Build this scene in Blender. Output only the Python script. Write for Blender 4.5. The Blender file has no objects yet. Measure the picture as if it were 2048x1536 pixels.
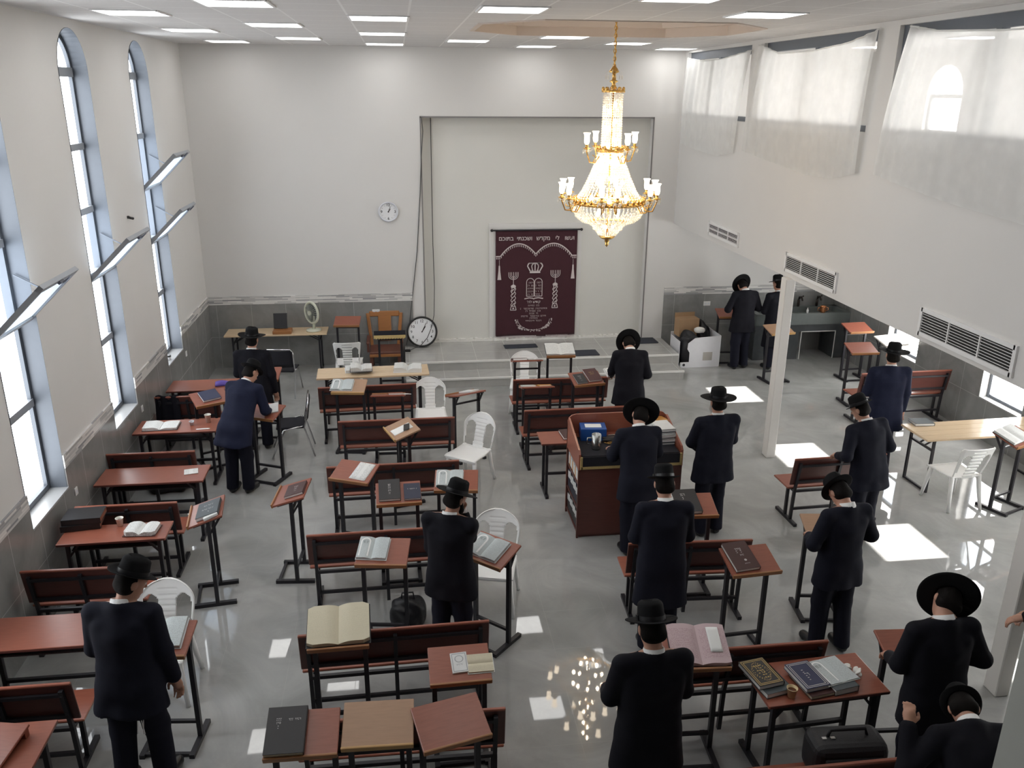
import bpy, bmesh, math, random
import numpy as np
from mathutils import Matrix, Vector, Euler

SC = bpy.context.scene
COL = SC.collection
R = math.radians
PI = math.pi

# ------------------------------------------------------------------ camera, world, sun, exposure
cam_d = bpy.data.cameras.new('camera')
cam = bpy.data.objects.new('camera', cam_d)
COL.objects.link(cam)
SC.camera = cam
cam_d.sensor_width = 36.0
cam_d.lens = 1686.158 / 2048 * 36.0
cam_d.clip_start = 0.05
cam_d.clip_end = 200
_yaw, _pitch, _roll = 0.131845, 0.332966, 0.0075329
_f = Vector((math.sin(_yaw) * math.cos(_pitch), math.cos(_yaw) * math.cos(_pitch), -math.sin(_pitch)))
_r = Vector((math.cos(_yaw), -math.sin(_yaw), 0))
_u = _r.cross(_f)
_r2 = _r * math.cos(_roll) + _u * math.sin(_roll)
_u2 = -_r * math.sin(_roll) + _u * math.cos(_roll)
cam.matrix_world = Matrix(((_r2.x, _u2.x, -_f.x, 0), (_r2.y, _u2.y, -_f.y, 0), (_r2.z, _u2.z, -_f.z, 4.85), (0, 0, 0, 1)))

world = bpy.data.worlds.new('world')
SC.world = world
world.use_nodes = True
world.node_tree.nodes['Background'].inputs[0].default_value = (0.86, 0.93, 1.0, 1)
world.node_tree.nodes['Background'].inputs[1].default_value = 8.0

sun_d = bpy.data.lights.new('sun', 'SUN')
sun = bpy.data.objects.new('sun', sun_d)
COL.objects.link(sun)
sun_d.energy = 26
sun_d.angle = R(0.53)
sun_d.color = (1.0, 0.96, 0.90)
SUN_EL, SUN_AZ = 32.0, 0.0
_sd = Vector((-math.cos(R(SUN_EL)), math.cos(R(SUN_EL)) * math.sin(R(SUN_AZ)), -math.sin(R(SUN_EL))))
sun.rotation_euler = _sd.to_track_quat('-Z', 'Y').to_euler()

SC.view_settings.view_transform = 'Standard'
SC.view_settings.look = 'None'
SC.view_settings.exposure = 0.0
SC.view_settings.gamma = 1.0
SC.view_settings.use_curve_mapping = False
SC.cycles.max_bounces = 8
SC.cycles.diffuse_bounces = 5
SC.cycles.glossy_bounces = 3
SC.cycles.transmission_bounces = 4
SC.cycles.transparent_max_bounces = 8
SC.cycles.caustics_reflective = False
SC.cycles.caustics_refractive = False
SC.cycles.sample_clamp_indirect = 6.0
SC.cycles.use_denoising = True
L_PANEL, L_WIN = 6.5, 6.0

# ------------------------------------------------------------------ materials
MAT = {}
def nodemat(name):
    m = bpy.data.materials.new(name)
    m.use_nodes = True
    nt = m.node_tree
    b = nt.nodes['Principled BSDF']
    MAT[name] = m
    return m, nt, b

def node(nt, t, **kw):
    n = nt.nodes.new(t)
    for k, v in kw.items():
        if k.startswith('i_'):
            n.inputs[k[2:].replace('_', ' ')].default_value = v
        elif k.startswith('n_'):
            n.inputs[int(k[2:])].default_value = v
        else:
            setattr(n, k, v)
    return n

def rgba(c): return (c[0], c[1], c[2], 1)

def mat(name, col, rough=0.5, metal=0.0, var=0.08, scale=12.0, bump=0.0, bscale=60.0, spec=0.5, stretch=None, sheen=0.0):
    """plain surface with a faint procedural variation of its own colour and an optional fine bump"""
    m, nt, b = nodemat(name)
    tc = node(nt, 'ShaderNodeTexCoord')
    src = tc.outputs['Object']
    if stretch:
        mp = node(nt, 'ShaderNodeMapping')
        mp.inputs['Scale'].default_value = stretch
        nt.links.new(src, mp.inputs[0]); src = mp.outputs[0]
    nz = node(nt, 'ShaderNodeTexNoise', i_Scale=scale, i_Detail=4.0)
    nt.links.new(src, nz.inputs['Vector'])
    mx = node(nt, 'ShaderNodeMix', data_type='RGBA')
    mx.inputs[6].default_value = rgba([max(0, c * (1 - var)) for c in col])
    mx.inputs[7].default_value = rgba([min(1, c * (1 + var)) for c in col])
    nt.links.new(nz.outputs[0], mx.inputs[0])
    nt.links.new(mx.outputs[2], b.inputs['Base Color'])
    b.inputs['Roughness'].default_value = rough
    b.inputs['Metallic'].default_value = metal
    b.inputs['Specular IOR Level'].default_value = spec
    if sheen:
        b.inputs['Sheen Weight'].default_value = sheen
    if bump:
        nb = node(nt, 'ShaderNodeTexNoise', i_Scale=bscale, i_Detail=3.0)
        nt.links.new(src, nb.inputs['Vector'])
        bp = node(nt, 'ShaderNodeBump', i_Strength=bump, i_Distance=0.01)
        nt.links.new(nb.outputs[0], bp.inputs['Height'])
        nt.links.new(bp.outputs[0], b.inputs['Normal'])
    return m

def emit(name, col, strength):
    m, nt, b = nodemat(name)
    nt.nodes.remove(b)
    e = node(nt, 'ShaderNodeEmission')
    e.inputs[0].default_value = rgba(col); e.inputs[1].default_value = strength
    nt.links.new(e.outputs[0], nt.nodes['Material Output'].inputs[0])
    return m

def math_n(nt, op, a, b=None):
    n = node(nt, 'ShaderNodeMath', operation=op)
    for i, v in enumerate((a, b)):
        if v is None: continue
        if isinstance(v, (int, float)): n.inputs[i].default_value = v
        else: nt.links.new(v, n.inputs[i])
    return n.outputs[0]

def grid_mask(nt, pos, axes):
    """1 on the joints of a rectangular grid; axes = [(axis, pitch, offset, width), ...]"""
    sep = node(nt, 'ShaderNodeSeparateXYZ')
    nt.links.new(pos, sep.inputs[0])
    out = None
    for ax, p, off, w in axes:
        v = math_n(nt, 'SUBTRACT', sep.outputs[ax], off - w / 2)
        v = math_n(nt, 'DIVIDE', v, p)
        v = math_n(nt, 'FRACT', v)
        v = math_n(nt, 'LESS_THAN', v, w / p)
        out = v if out is None else math_n(nt, 'MAXIMUM', out, v)
    return out

def tiled(name, col, col2, joint, axes, rough, nscale=1.6, bump=0.0, jrough=0.6, spec=0.5, wave=0.0):
    m, nt, b = nodemat(name)
    geo = node(nt, 'ShaderNodeNewGeometry')
    pos = geo.outputs['Position']
    nz = node(nt, 'ShaderNodeTexNoise', i_Scale=nscale, i_Detail=6.0, i_Roughness=0.62, i_Distortion=1.1)
    nt.links.new(pos, nz.inputs['Vector'])
    rp = node(nt, 'ShaderNodeValToRGB')
    rp.color_ramp.elements[0].position = 0.3; rp.color_ramp.elements[0].color = rgba(col)
    rp.color_ramp.elements[1].position = 0.7; rp.color_ramp.elements[1].color = rgba(col2)
    nt.links.new(nz.outputs[0], rp.inputs[0])
    g = grid_mask(nt, pos, axes)
    mx = node(nt, 'ShaderNodeMix', data_type='RGBA')
    nt.links.new(g, mx.inputs[0]); nt.links.new(rp.outputs[0], mx.inputs[6]); mx.inputs[7].default_value = rgba(joint)
    nt.links.new(mx.outputs[2], b.inputs['Base Color'])
    mr = node(nt, 'ShaderNodeMapRange')
    mr.inputs['To Min'].default_value = rough; mr.inputs['To Max'].default_value = jrough
    nt.links.new(g, mr.inputs['Value']); nt.links.new(mr.outputs[0], b.inputs['Roughness'])
    b.inputs['Specular IOR Level'].default_value = spec
    if bump or wave:
        nb = node(nt, 'ShaderNodeTexNoise', i_Scale=(2.2 if wave else 90.0), i_Detail=(1.0 if wave else 3.0))
        nt.links.new(pos, nb.inputs['Vector'])
        bp = node(nt, 'ShaderNodeBump', i_Strength=(wave or bump), i_Distance=0.01)
        nt.links.new(nb.outputs[0], bp.inputs['Height'])
        nt.links.new(bp.outputs[0], b.inputs['Normal'])
    return m

mat('plaster', (0.69, 0.68, 0.665), 0.75, var=0.02, scale=2.0, bump=0.05, bscale=120)
mat('niche_plaster', (0.68, 0.675, 0.64), 0.8, var=0.03, scale=1.5, bump=0.08, bscale=60)
mat('ragged_plaster', (0.80, 0.79, 0.76), 0.9, var=0.05, scale=20, bump=0.4, bscale=60)
mat('recess_paint', (0.58, 0.50, 0.44), 0.7, var=0.02)
mat('pillar_paint', (0.74, 0.72, 0.69), 0.6, var=0.02)
tiled('ceiling_tile', (0.62, 0.605, 0.60), (0.67, 0.655, 0.645), (0.78, 0.77, 0.76),
      [(0, 0.605, 0.148, 0.022), (1, 0.625, 0.1, 0.022)], 0.8, nscale=30)
tiled('floor_tile', (0.285, 0.29, 0.285), (0.42, 0.42, 0.413), (0.37, 0.365, 0.355),
      [(0, 0.60, 0.07, 0.004), (1, 0.60, 0.44, 0.004)], 0.025, nscale=1.1, jrough=0.2, spec=0.55, wave=0.02)
tiled('step_tile', (0.38, 0.38, 0.365), (0.48, 0.475, 0.46), (0.47, 0.47, 0.45),
      [(0, 0.60, 0.07, 0.006), (1, 0.60, 0.44, 0.006)], 0.12, nscale=1.4, jrough=0.3)
tiled('dado_tile', (0.22, 0.222, 0.22), (0.30, 0.30, 0.295), (0.40, 0.40, 0.39),
      [(0, 0.61, -3.35, 0.006), (1, 0.61, 0.3, 0.006), (2, 0.60, 0.59, 0.006)], 0.22, nscale=1.8, jrough=0.6)
tiled('sink_stone', (0.055, 0.062, 0.068), (0.08, 0.086, 0.092), (0.06, 0.065, 0.07), [(0, 0.9, 0.1, 0.004)], 0.3, nscale=3)
mat('sink_top', (0.16, 0.18, 0.175), 0.25, var=0.1)
mat('niche_edge_shade', (0.20, 0.19, 0.19), 0.6)  # dark tone that paints the shade along the niche edges
mat('nosing', (0.78, 0.78, 0.76), 0.4, var=0.03)
def mosaic():
    m, nt, b = nodemat('mosaic')
    geo = node(nt, 'ShaderNodeNewGeometry')
    sep = node(nt, 'ShaderNodeSeparateXYZ'); nt.links.new(geo.outputs['Position'], sep.inputs[0])
    cb = node(nt, 'ShaderNodeCombineXYZ')
    nt.links.new(math_n(nt, 'ADD', sep.outputs[0], sep.outputs[1]), cb.inputs[0])
    nt.links.new(sep.outputs[2], cb.inputs[1])
    br = node(nt, 'ShaderNodeTexBrick')
    br.offset = 0.37; br.squash = 1.6; br.squash_frequency = 3
    br.inputs['Color1'].default_value = (0.76, 0.75, 0.73, 1)
    br.inputs['Color2'].default_value = (0.10, 0.11, 0.14, 1)
    br.inputs['Mortar'].default_value = (0.55, 0.54, 0.52, 1)
    br.inputs['Scale'].default_value = 1.0; br.inputs['Mortar Size'].default_value = 0.0016
    br.inputs['Bias'].default_value = -0.28
    br.inputs['Brick Width'].default_value = 0.24; br.inputs['Row Height'].default_value = 0.0233
    nt.links.new(cb.outputs[0], br.inputs['Vector'])
    nt.links.new(br.outputs[0], b.inputs['Base Color'])
    b.inputs['Roughness'].default_value = 0.25
mosaic()
mat('alu_light', (0.34, 0.36, 0.39), 0.4, metal=0.2, var=0.05)
mat('alu', (0.13, 0.145, 0.17), 0.42, metal=0.25, var=0.05)
mat('alu_dark', (0.12, 0.13, 0.16), 0.5, metal=0.3, var=0.05)
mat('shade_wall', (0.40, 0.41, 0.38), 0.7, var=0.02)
mat('sill_stone', (0.34, 0.345, 0.35), 0.3, var=0.06)
emit('lit_pane', (0.94, 0.975, 1.0), L_WIN)
emit('sunlit_pane', (1.0, 0.98, 0.94), L_WIN * 3.0)
mat('rear_absorber', (0.16, 0.11, 0.08), 0.6, var=0.2)  # dark surface made up for the unseen rear wall, cuts fill light
emit('led_diffuser', (1.0, 0.985, 0.96), L_PANEL)
mat('white_metal', (0.80, 0.80, 0.80), 0.4, var=0.02)
mat('black_void', (0.015, 0.015, 0.015), 0.8)
m, nt, b = nodemat('frosted')
b.inputs['Base Color'].default_value = (0.9, 0.95, 1, 1); b.inputs['Roughness'].default_value = 0.3
tr = node(nt, 'ShaderNodeBsdfTranslucent'); tr.inputs[0].default_value = (0.9, 0.95, 1, 1)
mxs = node(nt, 'ShaderNodeMixShader'); mxs.inputs[0].default_value = 0.6
nt.links.new(b.outputs[0], mxs.inputs[1]); nt.links.new(tr.outputs[0], mxs.inputs[2])
nt.links.new(mxs.outputs[0], nt.nodes['Material Output'].inputs[0])
def sheer(name, col, alpha):
    m, nt, b = nodemat(name)
    nt.nodes.remove(b)
    d = node(nt, 'ShaderNodeBsdfDiffuse'); d.inputs[0].default_value = rgba(col)
    t = node(nt, 'ShaderNodeBsdfTranslucent'); t.inputs[0].default_value = rgba(col)
    p = node(nt, 'ShaderNodeBsdfTransparent')
    m1 = node(nt, 'ShaderNodeMixShader'); m1.inputs[0].default_value = 0.5
    m2 = node(nt, 'ShaderNodeMixShader'); m2.inputs[0].default_value = alpha
    tc = node(nt, 'ShaderNodeTexCoord')
    w = node(nt, 'ShaderNodeTexNoise', i_Scale=6.0); nt.links.new(tc.outputs['Object'], w.inputs['Vector'])
    mr = node(nt, 'ShaderNodeMapRange'); mr.inputs['To Min'].default_value = alpha - 0.07; mr.inputs['To Max'].default_value = alpha + 0.07
    nt.links.new(w.outputs[0], mr.inputs['Value']); nt.links.new(mr.outputs[0], m2.inputs[0])
    nt.links.new(d.outputs[0], m1.inputs[1]); nt.links.new(t.outputs[0], m1.inputs[2])
    nt.links.new(p.outputs[0], m2.inputs[1]); nt.links.new(m1.outputs[0], m2.inputs[2])
    nt.links.new(m2.outputs[0], nt.nodes['Material Output'].inputs[0])
sheer('voile', (0.92, 0.92, 0.91), 0.84)
# furniture
WG = (1.5, 14, 14)
mat('mahogany', (0.285, 0.092, 0.058), 0.30, var=0.22, scale=6, stretch=WG)
mat('mahogany_dark', (0.105, 0.036, 0.029), 0.36, var=0.25, scale=6, stretch=WG)
mat('edge_wood', (0.33, 0.15, 0.06), 0.4, var=0.15, scale=8, stretch=WG)
mat('beech', (0.40, 0.245, 0.155), 0.4, var=0.12, scale=6, stretch=WG)
mat('beech_edge', (0.50, 0.30, 0.12), 0.4, var=0.1, scale=8, stretch=WG)
mat('pine', (0.70, 0.53, 0.35), 0.18, var=0.14, scale=5, stretch=(1.2, 16, 16))
mat('pale_laminate', (0.86, 0.83, 0.78), 0.12, var=0.03)
mat('black_steel', (0.022, 0.021, 0.026), 0.42, metal=0.2, var=0.1)
mat('chrome', (0.7, 0.7, 0.72), 0.15, metal=1.0, var=0.02)
mat('plastic_white', (0.90, 0.905, 0.90), 0.35, var=0.02)
mat('chair_wood', (0.36, 0.155, 0.055), 0.4, var=0.15, scale=6, stretch=WG)
mat('chair_wood_dark', (0.13, 0.05, 0.035), 0.5, var=0.15)
mat('black_cloth', (0.010, 0.010, 0.016), 0.9, var=0.2, bump=0.2, bscale=200)
mat('black_plastic', (0.012, 0.012, 0.013), 0.35)
mat('rubber', (0.02, 0.022, 0.028), 0.8)
mat('gold_fringe', (0.46, 0.34, 0.14), 0.7, var=0.25, scale=80)
mat('mat_gray', (0.035, 0.04, 0.055), 0.9, bump=0.2, bscale=200)
mat('carton', (0.36, 0.23, 0.13), 0.8, var=0.06)
mat('white_card', (0.74, 0.745, 0.78), 0.7, var=0.03)
mat('label_gray', (0.42, 0.40, 0.37), 0.7)
mat('bag_black', (0.012, 0.012, 0.015), 0.45, bump=0.3, bscale=25)
mat('nylon_black', (0.010, 0.010, 0.013), 0.6, bump=0.2, bscale=180)
mat('paper', (0.80, 0.81, 0.80), 0.8, var=0.02)
mat('tissue', (0.85, 0.85, 0.82), 0.9, bump=0.4, bscale=30)
mat('foam_cup', (0.80, 0.78, 0.72), 0.6)
mat('paper_cup', (0.70, 0.55, 0.32), 0.6, var=0.1)
mat('tea', (0.10, 0.03, 0.012), 0.1)
mat('steel_mug', (0.42, 0.43, 0.42), 0.25, metal=0.9)
mat('copper', (0.62, 0.27, 0.12), 0.25, metal=0.9)
mat('bronze', (0.05, 0.04, 0.035), 0.35, metal=0.6)
mat('blue_card', (0.012, 0.075, 0.30), 0.5)
mat('purple_cloth', (0.10, 0.06, 0.32), 0.8)
mat('cable_gray', (0.06, 0.06, 0.06), 0.6)
mat('clock_face', (0.80, 0.81, 0.83), 0.4, var=0.01)
mat('clock_rim_white', (0.72, 0.74, 0.80), 0.35)
mat('fan_cream', (0.62, 0.63, 0.52), 0.45)
mat('fan_mesh', (0.10, 0.11, 0.12), 0.6)
mat('wine_velvet', (0.050, 0.011, 0.018), 0.9, var=0.1, sheen=0.1, bump=0.15, bscale=150)
mat('silver_thread', (0.62, 0.55, 0.55), 0.6, var=0.1, scale=150)
mat('cover_black', (0.018, 0.017, 0.019), 0.45, var=0.15, scale=60)
mat('cover_navy', (0.022, 0.027, 0.055), 0.45, var=0.1)
mat('cover_blue', (0.020, 0.026, 0.075), 0.35, var=0.1)
mat('cover_brown', (0.060, 0.022, 0.020), 0.45, var=0.15)
mat('cover_wine', (0.07, 0.016, 0.016), 0.45)
mat('cover_gray', (0.06, 0.075, 0.085), 0.5)
mat('cover_white', (0.70, 0.71, 0.71), 0.5)
mat('cover_orange', (0.55, 0.27, 0.06), 0.5)
mat('cover_red', (0.30, 0.07, 0.05), 0.5)
mat('gilt', (0.52, 0.38, 0.14), 0.35, metal=0.6, var=0.1)
mat('silver_foil', (0.55, 0.54, 0.53), 0.4, metal=0.4)
mat('ink', (0.03, 0.03, 0.035), 0.7)
mat('ink_gray', (0.32, 0.34, 0.36), 0.7)
mat('arch_white', (0.84, 0.85, 0.85), 0.6)
mat('marbled_edge', (0.28, 0.10, 0.06), 0.7, var=0.6, scale=60)
def page(name, base, ink, amount, colgap=True):
    """printed page: ruled rows of broken ink"""
    m, nt, b = nodemat(name)
    tc = node(nt, 'ShaderNodeTexCoord')
    sep = node(nt, 'ShaderNodeSeparateXYZ'); nt.links.new(tc.outputs['Object'], sep.inputs[0])
    row = math_n(nt, 'LESS_THAN', math_n(nt, 'FRACT', math_n(nt, 'MULTIPLY', sep.outputs[1], 105.0)), 0.5)
    nz = node(nt, 'ShaderNodeTexNoise', i_Scale=160.0, i_Detail=1.0)
    nt.links.new(tc.outputs['Object'], nz.inputs['Vector'])
    k = math_n(nt, 'MULTIPLY', row, math_n(nt, 'GREATER_THAN', nz.outputs[0], 0.5))
    ax = math_n(nt, 'ABSOLUTE', sep.outputs[0])
    inside = math_n(nt, 'MULTIPLY', math_n(nt, 'GREATER_THAN', ax, 0.02), math_n(nt, 'LESS_THAN', math_n(nt, 'ABSOLUTE', sep.outputs[1]), 0.13))
    k = math_n(nt, 'MULTIPLY', math_n(nt, 'MULTIPLY', k, inside), amount)
    mx = node(nt, 'ShaderNodeMix', data_type='RGBA')
    nt.links.new(k, mx.inputs[0]); mx.inputs[6].default_value = rgba(base); mx.inputs[7].default_value = rgba(ink)
    nt.links.new(mx.outputs[2], b.inputs['Base Color']); b.inputs['Roughness'].default_value = 0.75
page('page_white', (0.74, 0.75, 0.74), (0.2, 0.2, 0.2), 0.55)
page('page_cream', (0.62, 0.57, 0.43), (0.4, 0.36, 0.26), 0.25)
page('page_bluish', (0.52, 0.57, 0.58), (0.25, 0.27, 0.28), 0.5)
page('page_pink', (0.56, 0.43, 0.45), (0.30, 0.16, 0.18), 0.6)
# people
mat('suit_black', (0.0075, 0.0075, 0.012), 0.85, var=0.2, scale=40, bump=0.12, bscale=9, spec=0.2)
mat('suit_navy', (0.012, 0.015, 0.036), 0.85, var=0.15, scale=40, bump=0.12, bscale=9, spec=0.2)
mat('suit_midnight', (0.010, 0.011, 0.020), 0.85, var=0.15, scale=40, bump=0.12, bscale=9, spec=0.2)
mat('trouser_dark', (0.009, 0.0095, 0.018), 0.85, var=0.15, scale=40, bump=0.12, bscale=9, spec=0.2)
mat('hat_felt', (0.008, 0.008, 0.009), 0.85, var=0.2, scale=80, spec=0.15)
mat('hat_ribbon', (0.006, 0.006, 0.008), 0.4)
mat('skin', (0.50, 0.27, 0.19), 0.5, var=0.08, scale=20)
mat('hair_dark', (0.007, 0.0055, 0.005), 0.8, var=0.3, scale=120, bump=0.2, bscale=150, spec=0.15)
mat('hair_gray', (0.45, 0.43, 0.40), 0.7, var=0.2, scale=120, bump=0.3, bscale=150)
mat('shirt_white', (0.80, 0.80, 0.80), 0.7)
mat('eye_white', (0.8, 0.8, 0.8), 0.3)
mat('shoe_black', (0.010, 0.010, 0.011), 0.3)
# chandelier
mat('gold', (0.80, 0.50, 0.16), 0.25, metal=1.0, var=0.1)
def crystal():
    m, nt, b = nodemat('crystal')
    b.inputs['Base Color'].default_value = (0.93, 0.90, 0.84, 1); b.inputs['Roughness'].default_value = 0.08
    t = node(nt, 'ShaderNodeBsdfTranslucent'); t.inputs[0].default_value = (1, 0.97, 0.90, 1)
    p = node(nt, 'ShaderNodeBsdfTransparent')
    m1 = node(nt, 'ShaderNodeMixShader'); m1.inputs[0].default_value = 0.55
    m2 = node(nt, 'ShaderNodeMixShader'); m2.inputs[0].default_value = 0.30
    nt.links.new(b.outputs[0], m1.inputs[1]); nt.links.new(t.outputs[0], m1.inputs[2])
    nt.links.new(m1.outputs[0], m2.inputs[1]); nt.links.new(p.outputs[0], m2.inputs[2])
    nt.links.new(m2.outputs[0], nt.nodes['Material Output'].inputs[0])
crystal()
emit('lamp_glow', (1.0, 0.80, 0.56), 100)
emit('tulip_glow', (1.0, 0.82, 0.60), 9.0)

# ------------------------------------------------------------------ mesh helpers
def box(bm, c, s, M=None, bev=0.0, seg=1):
    T = Matrix.Translation(c) @ Matrix.Diagonal((s[0], s[1], s[2], 1))
    if M is not None: T = M @ T
    r = bmesh.ops.create_cube(bm, size=1, matrix=T)
    if bev:
        es = list({e for v in r['verts'] for e in v.link_edges})
        bmesh.ops.bevel(bm, geom=es, offset=bev, segments=seg, affect='EDGES', profile=0.6)

def bx(bm, x0, x1, y0, y1, z0, z1, M=None, bev=0.0, seg=1):
    box(bm, ((x0 + x1) / 2, (y0 + y1) / 2, (z0 + z1) / 2), (x1 - x0, y1 - y0, z1 - z0), M, bev, seg)

def frame_of(d):
    d = d.normalized()
    a = Vector((0, 0, 1)) if abs(d.z) < 0.9 else Vector((1, 0, 0))
    x = d.cross(a).normalized()
    return x, d.cross(x).normalized()

def cyl(bm, p, q, r, seg=10, r2=None, M=None, smooth=True):
    p, q = Vector(p), Vector(q)
    if r2 is None: r2 = r
    x, y = frame_of(q - p)
    A, B = [], []
    for i in range(seg):
        a = 2 * PI * i / seg
        o = x * math.cos(a) + y * math.sin(a)
        va, vb = p + o * r, q + o * r2
        if M is not None: va, vb = M @ va, M @ vb
        A.append(bm.verts.new(va)); B.append(bm.verts.new(vb))
    for i in range(seg):
        f = bm.faces.new((A[i], B[i], B[(i + 1) % seg], A[(i + 1) % seg])); f.smooth = smooth
    bm.faces.new(A); bm.faces.new(B[::-1])

def bar(bm, p, q, w, h=None, M=None):
    """square steel tube from p to q"""
    p, q = Vector(p), Vector(q)
    h = h or w
    d = (q - p)
    x, y = frame_of(d)
    m = Matrix((( x.x, y.x, d.normalized().x, (p.x + q.x) / 2), (x.y, y.y, d.normalized().y, (p.y + q.y) / 2), (x.z, y.z, d.normalized().z, (p.z + q.z) / 2), (0, 0, 0, 1)))
    if M is not None: m = M @ m
    box(bm, (0, 0, 0), (w, h, d.length), m)

def tube(bm, pts, r, seg=8, M=None, closed=False):
    pts = [Vector(p) for p in pts]
    n = len(pts)
    rings = []
    px = None
    for i, p in enumerate(pts):
        a = pts[i - 1] if (i > 0 or closed) else p
        b = pts[(i + 1) % n] if (i < n - 1 or closed) else p
        d = (b - a).normalized()
        if px is None: x, _ = frame_of(d)
        else:
            x = (px - d * px.dot(d)).normalized()
        px = x
        y = d.cross(x)
        rr = r[i] if isinstance(r, (list, tuple)) else r
        ring = []
        for k in range(seg):
            t = 2 * PI * k / seg
            v = p + (x * math.cos(t) + y * math.sin(t)) * rr
            ring.append(bm.verts.new(M @ v if M is not None else v))
        rings.append(ring)
    m = n if closed else n - 1
    for i in range(m):
        A, B = rings[i], rings[(i + 1) % n]
        for k in range(seg):
            f = bm.faces.new((A[k], A[(k + 1) % seg], B[(k + 1) % seg], B[k])); f.smooth = True
    if not closed:
        bm.faces.new(rings[0][::-1]); bm.faces.new(rings[-1])

def lathe(bm, prof, seg=24, M=None, sx=1.0, sy=1.0, smooth=True):
    rings = []
    for r, z in prof:
        if r < 1e-5:
            v = Vector((0, 0, z)); rings.append([bm.verts.new(M @ v if M is not None else v)])
        else:
            ring = []
            for k in range(seg):
                t = 2 * PI * k / seg
                v = Vector((r * math.cos(t) * sx, r * math.sin(t) * sy, z))
                ring.append(bm.verts.new(M @ v if M is not None else v))
            rings.append(ring)
    for A, B in zip(rings, rings[1:]):
        for k in range(seg):
            k2 = (k + 1) % seg
            if len(A) == 1 and len(B) == 1: continue
            if len(A) == 1: f = bm.faces.new((A[0], B[k2], B[k]))
            elif len(B) == 1: f = bm.faces.new((A[k], A[k2], B[0]))
            else: f = bm.faces.new((A[k], A[k2], B[k2], B[k]))
            f.smooth = smooth

def prism(bm, poly, z0, z1, M=None):
    """extrude a 2-D polygon (x, y) from z0 to z1"""
    T = (lambda v: M @ Vector(v)) if M is not None else Vector
    a = [bm.verts.new(T((x, y, z0))) for x, y in poly]
    b = [bm.verts.new(T((x, y, z1))) for x, y in poly]
    n = len(poly)
    for i in range(n):
        bm.faces.new((a[i], a[(i + 1) % n], b[(i + 1) % n], b[i]))
    bm.faces.new(a[::-1]); bm.faces.new(b)

def ball(bm, c, r, seg=12, rings=8, s=(1, 1, 1), M=None):
    T = Matrix.Translation(c) @ Matrix.Diagonal((r * s[0], r * s[1], r * s[2], 1))
    if M is not None: T = M @ T
    o = bmesh.ops.create_uvsphere(bm, u_segments=seg, v_segments=rings, radius=1, matrix=T)
    for v in o['verts']:
        for f in v.link_faces: f.smooth = True

def sheet(bm, nu, nv, fn, thick=0.0, M=None, smooth=True):
    """grid surface fn(u, v) -> (x, y, z); with a thickness along -normal z"""
    V = []
    for t in ((0, thick) if thick else (0,)):
        V.append([[bm.verts.new((M @ (Vector(fn(i / nu, j / nv)) - Vector((0, 0, t)))) if M is not None else Vector(fn(i / nu, j / nv)) - Vector((0, 0, t))) for j in range(nv + 1)] for i in range(nu + 1)])
    def q(W, flip):
        for i in range(nu):
            for j in range(nv):
                l = (W[i][j], W[i + 1][j], W[i + 1][j + 1], W[i][j + 1])
                f = bm.faces.new(l[::-1] if flip else l); f.smooth = smooth
    q(V[0], False)
    if thick:
        q(V[1], True)
        for i in range(nu):
            for j in (0, nv):
                l = (V[0][i][j], V[1][i][j], V[1][i + 1][j], V[0][i + 1][j]); bm.faces.new(l if j == 0 else l[::-1])
        for j in range(nv):
            for i in (0, nu):
                l = (V[0][i][j + 1], V[1][i][j + 1], V[1][i][j], V[0][i][j]); bm.faces.new(l if i == 0 else l[::-1])

def mesh(name, bm, m):
    bmesh.ops.recalc_face_normals(bm, faces=bm.faces[:])
    d = bpy.data.meshes.new(name)
    bm.to_mesh(d); bm.free()
    for mm in (m if isinstance(m, (list, tuple)) else [m]):
        d.materials.append(MAT[mm])
    return d

def BM(): return bmesh.new()

def made(m, fn):
    bm = BM(); fn(bm)
    return mesh('m', bm, m)

def link(name, data, parent=None, M=None):
    o = bpy.data.objects.new(name, data)
    COL.objects.link(o)
    if parent is not None: o.parent = parent
    if M is not None: o.matrix_basis = M
    return o

def tag(o, label, cat, group=None, kind=None):
    if label: o['label'] = label
    if cat: o['category'] = cat
    if group: o['group'] = group
    if kind: o['kind'] = kind
    return o

def struct(name, bm, m, parent=None):
    o = link(name, mesh(name, bm, m), parent)
    if parent is None: o['kind'] = 'structure'
    return o

# a kit is a list of (part name, mesh data, [sub-parts], optional part label); a thing is placed from it
def place(kit, name, label, cat, M, group=None):
    r = link(name, None, None, M)
    r.empty_display_size = 0.1
    tag(r, label, cat, group)
    for p in kit:
        o = link(p[0], p[1], r)
        if len(p) > 3 and p[3]: o['label'] = p[3]
        for s in (p[2] if len(p) > 2 else []):
            so = link(s[0], s[1], o)
            if len(s) > 2: so['label'] = s[2]
    return r

def at(x, y, z=0.0, rz=0.0, tilt=0.0):
    return Matrix.Translation((x, y, z)) @ Matrix.Rotation(R(rz), 4, 'Z') @ Matrix.Rotation(R(tilt), 4, 'X')

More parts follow.
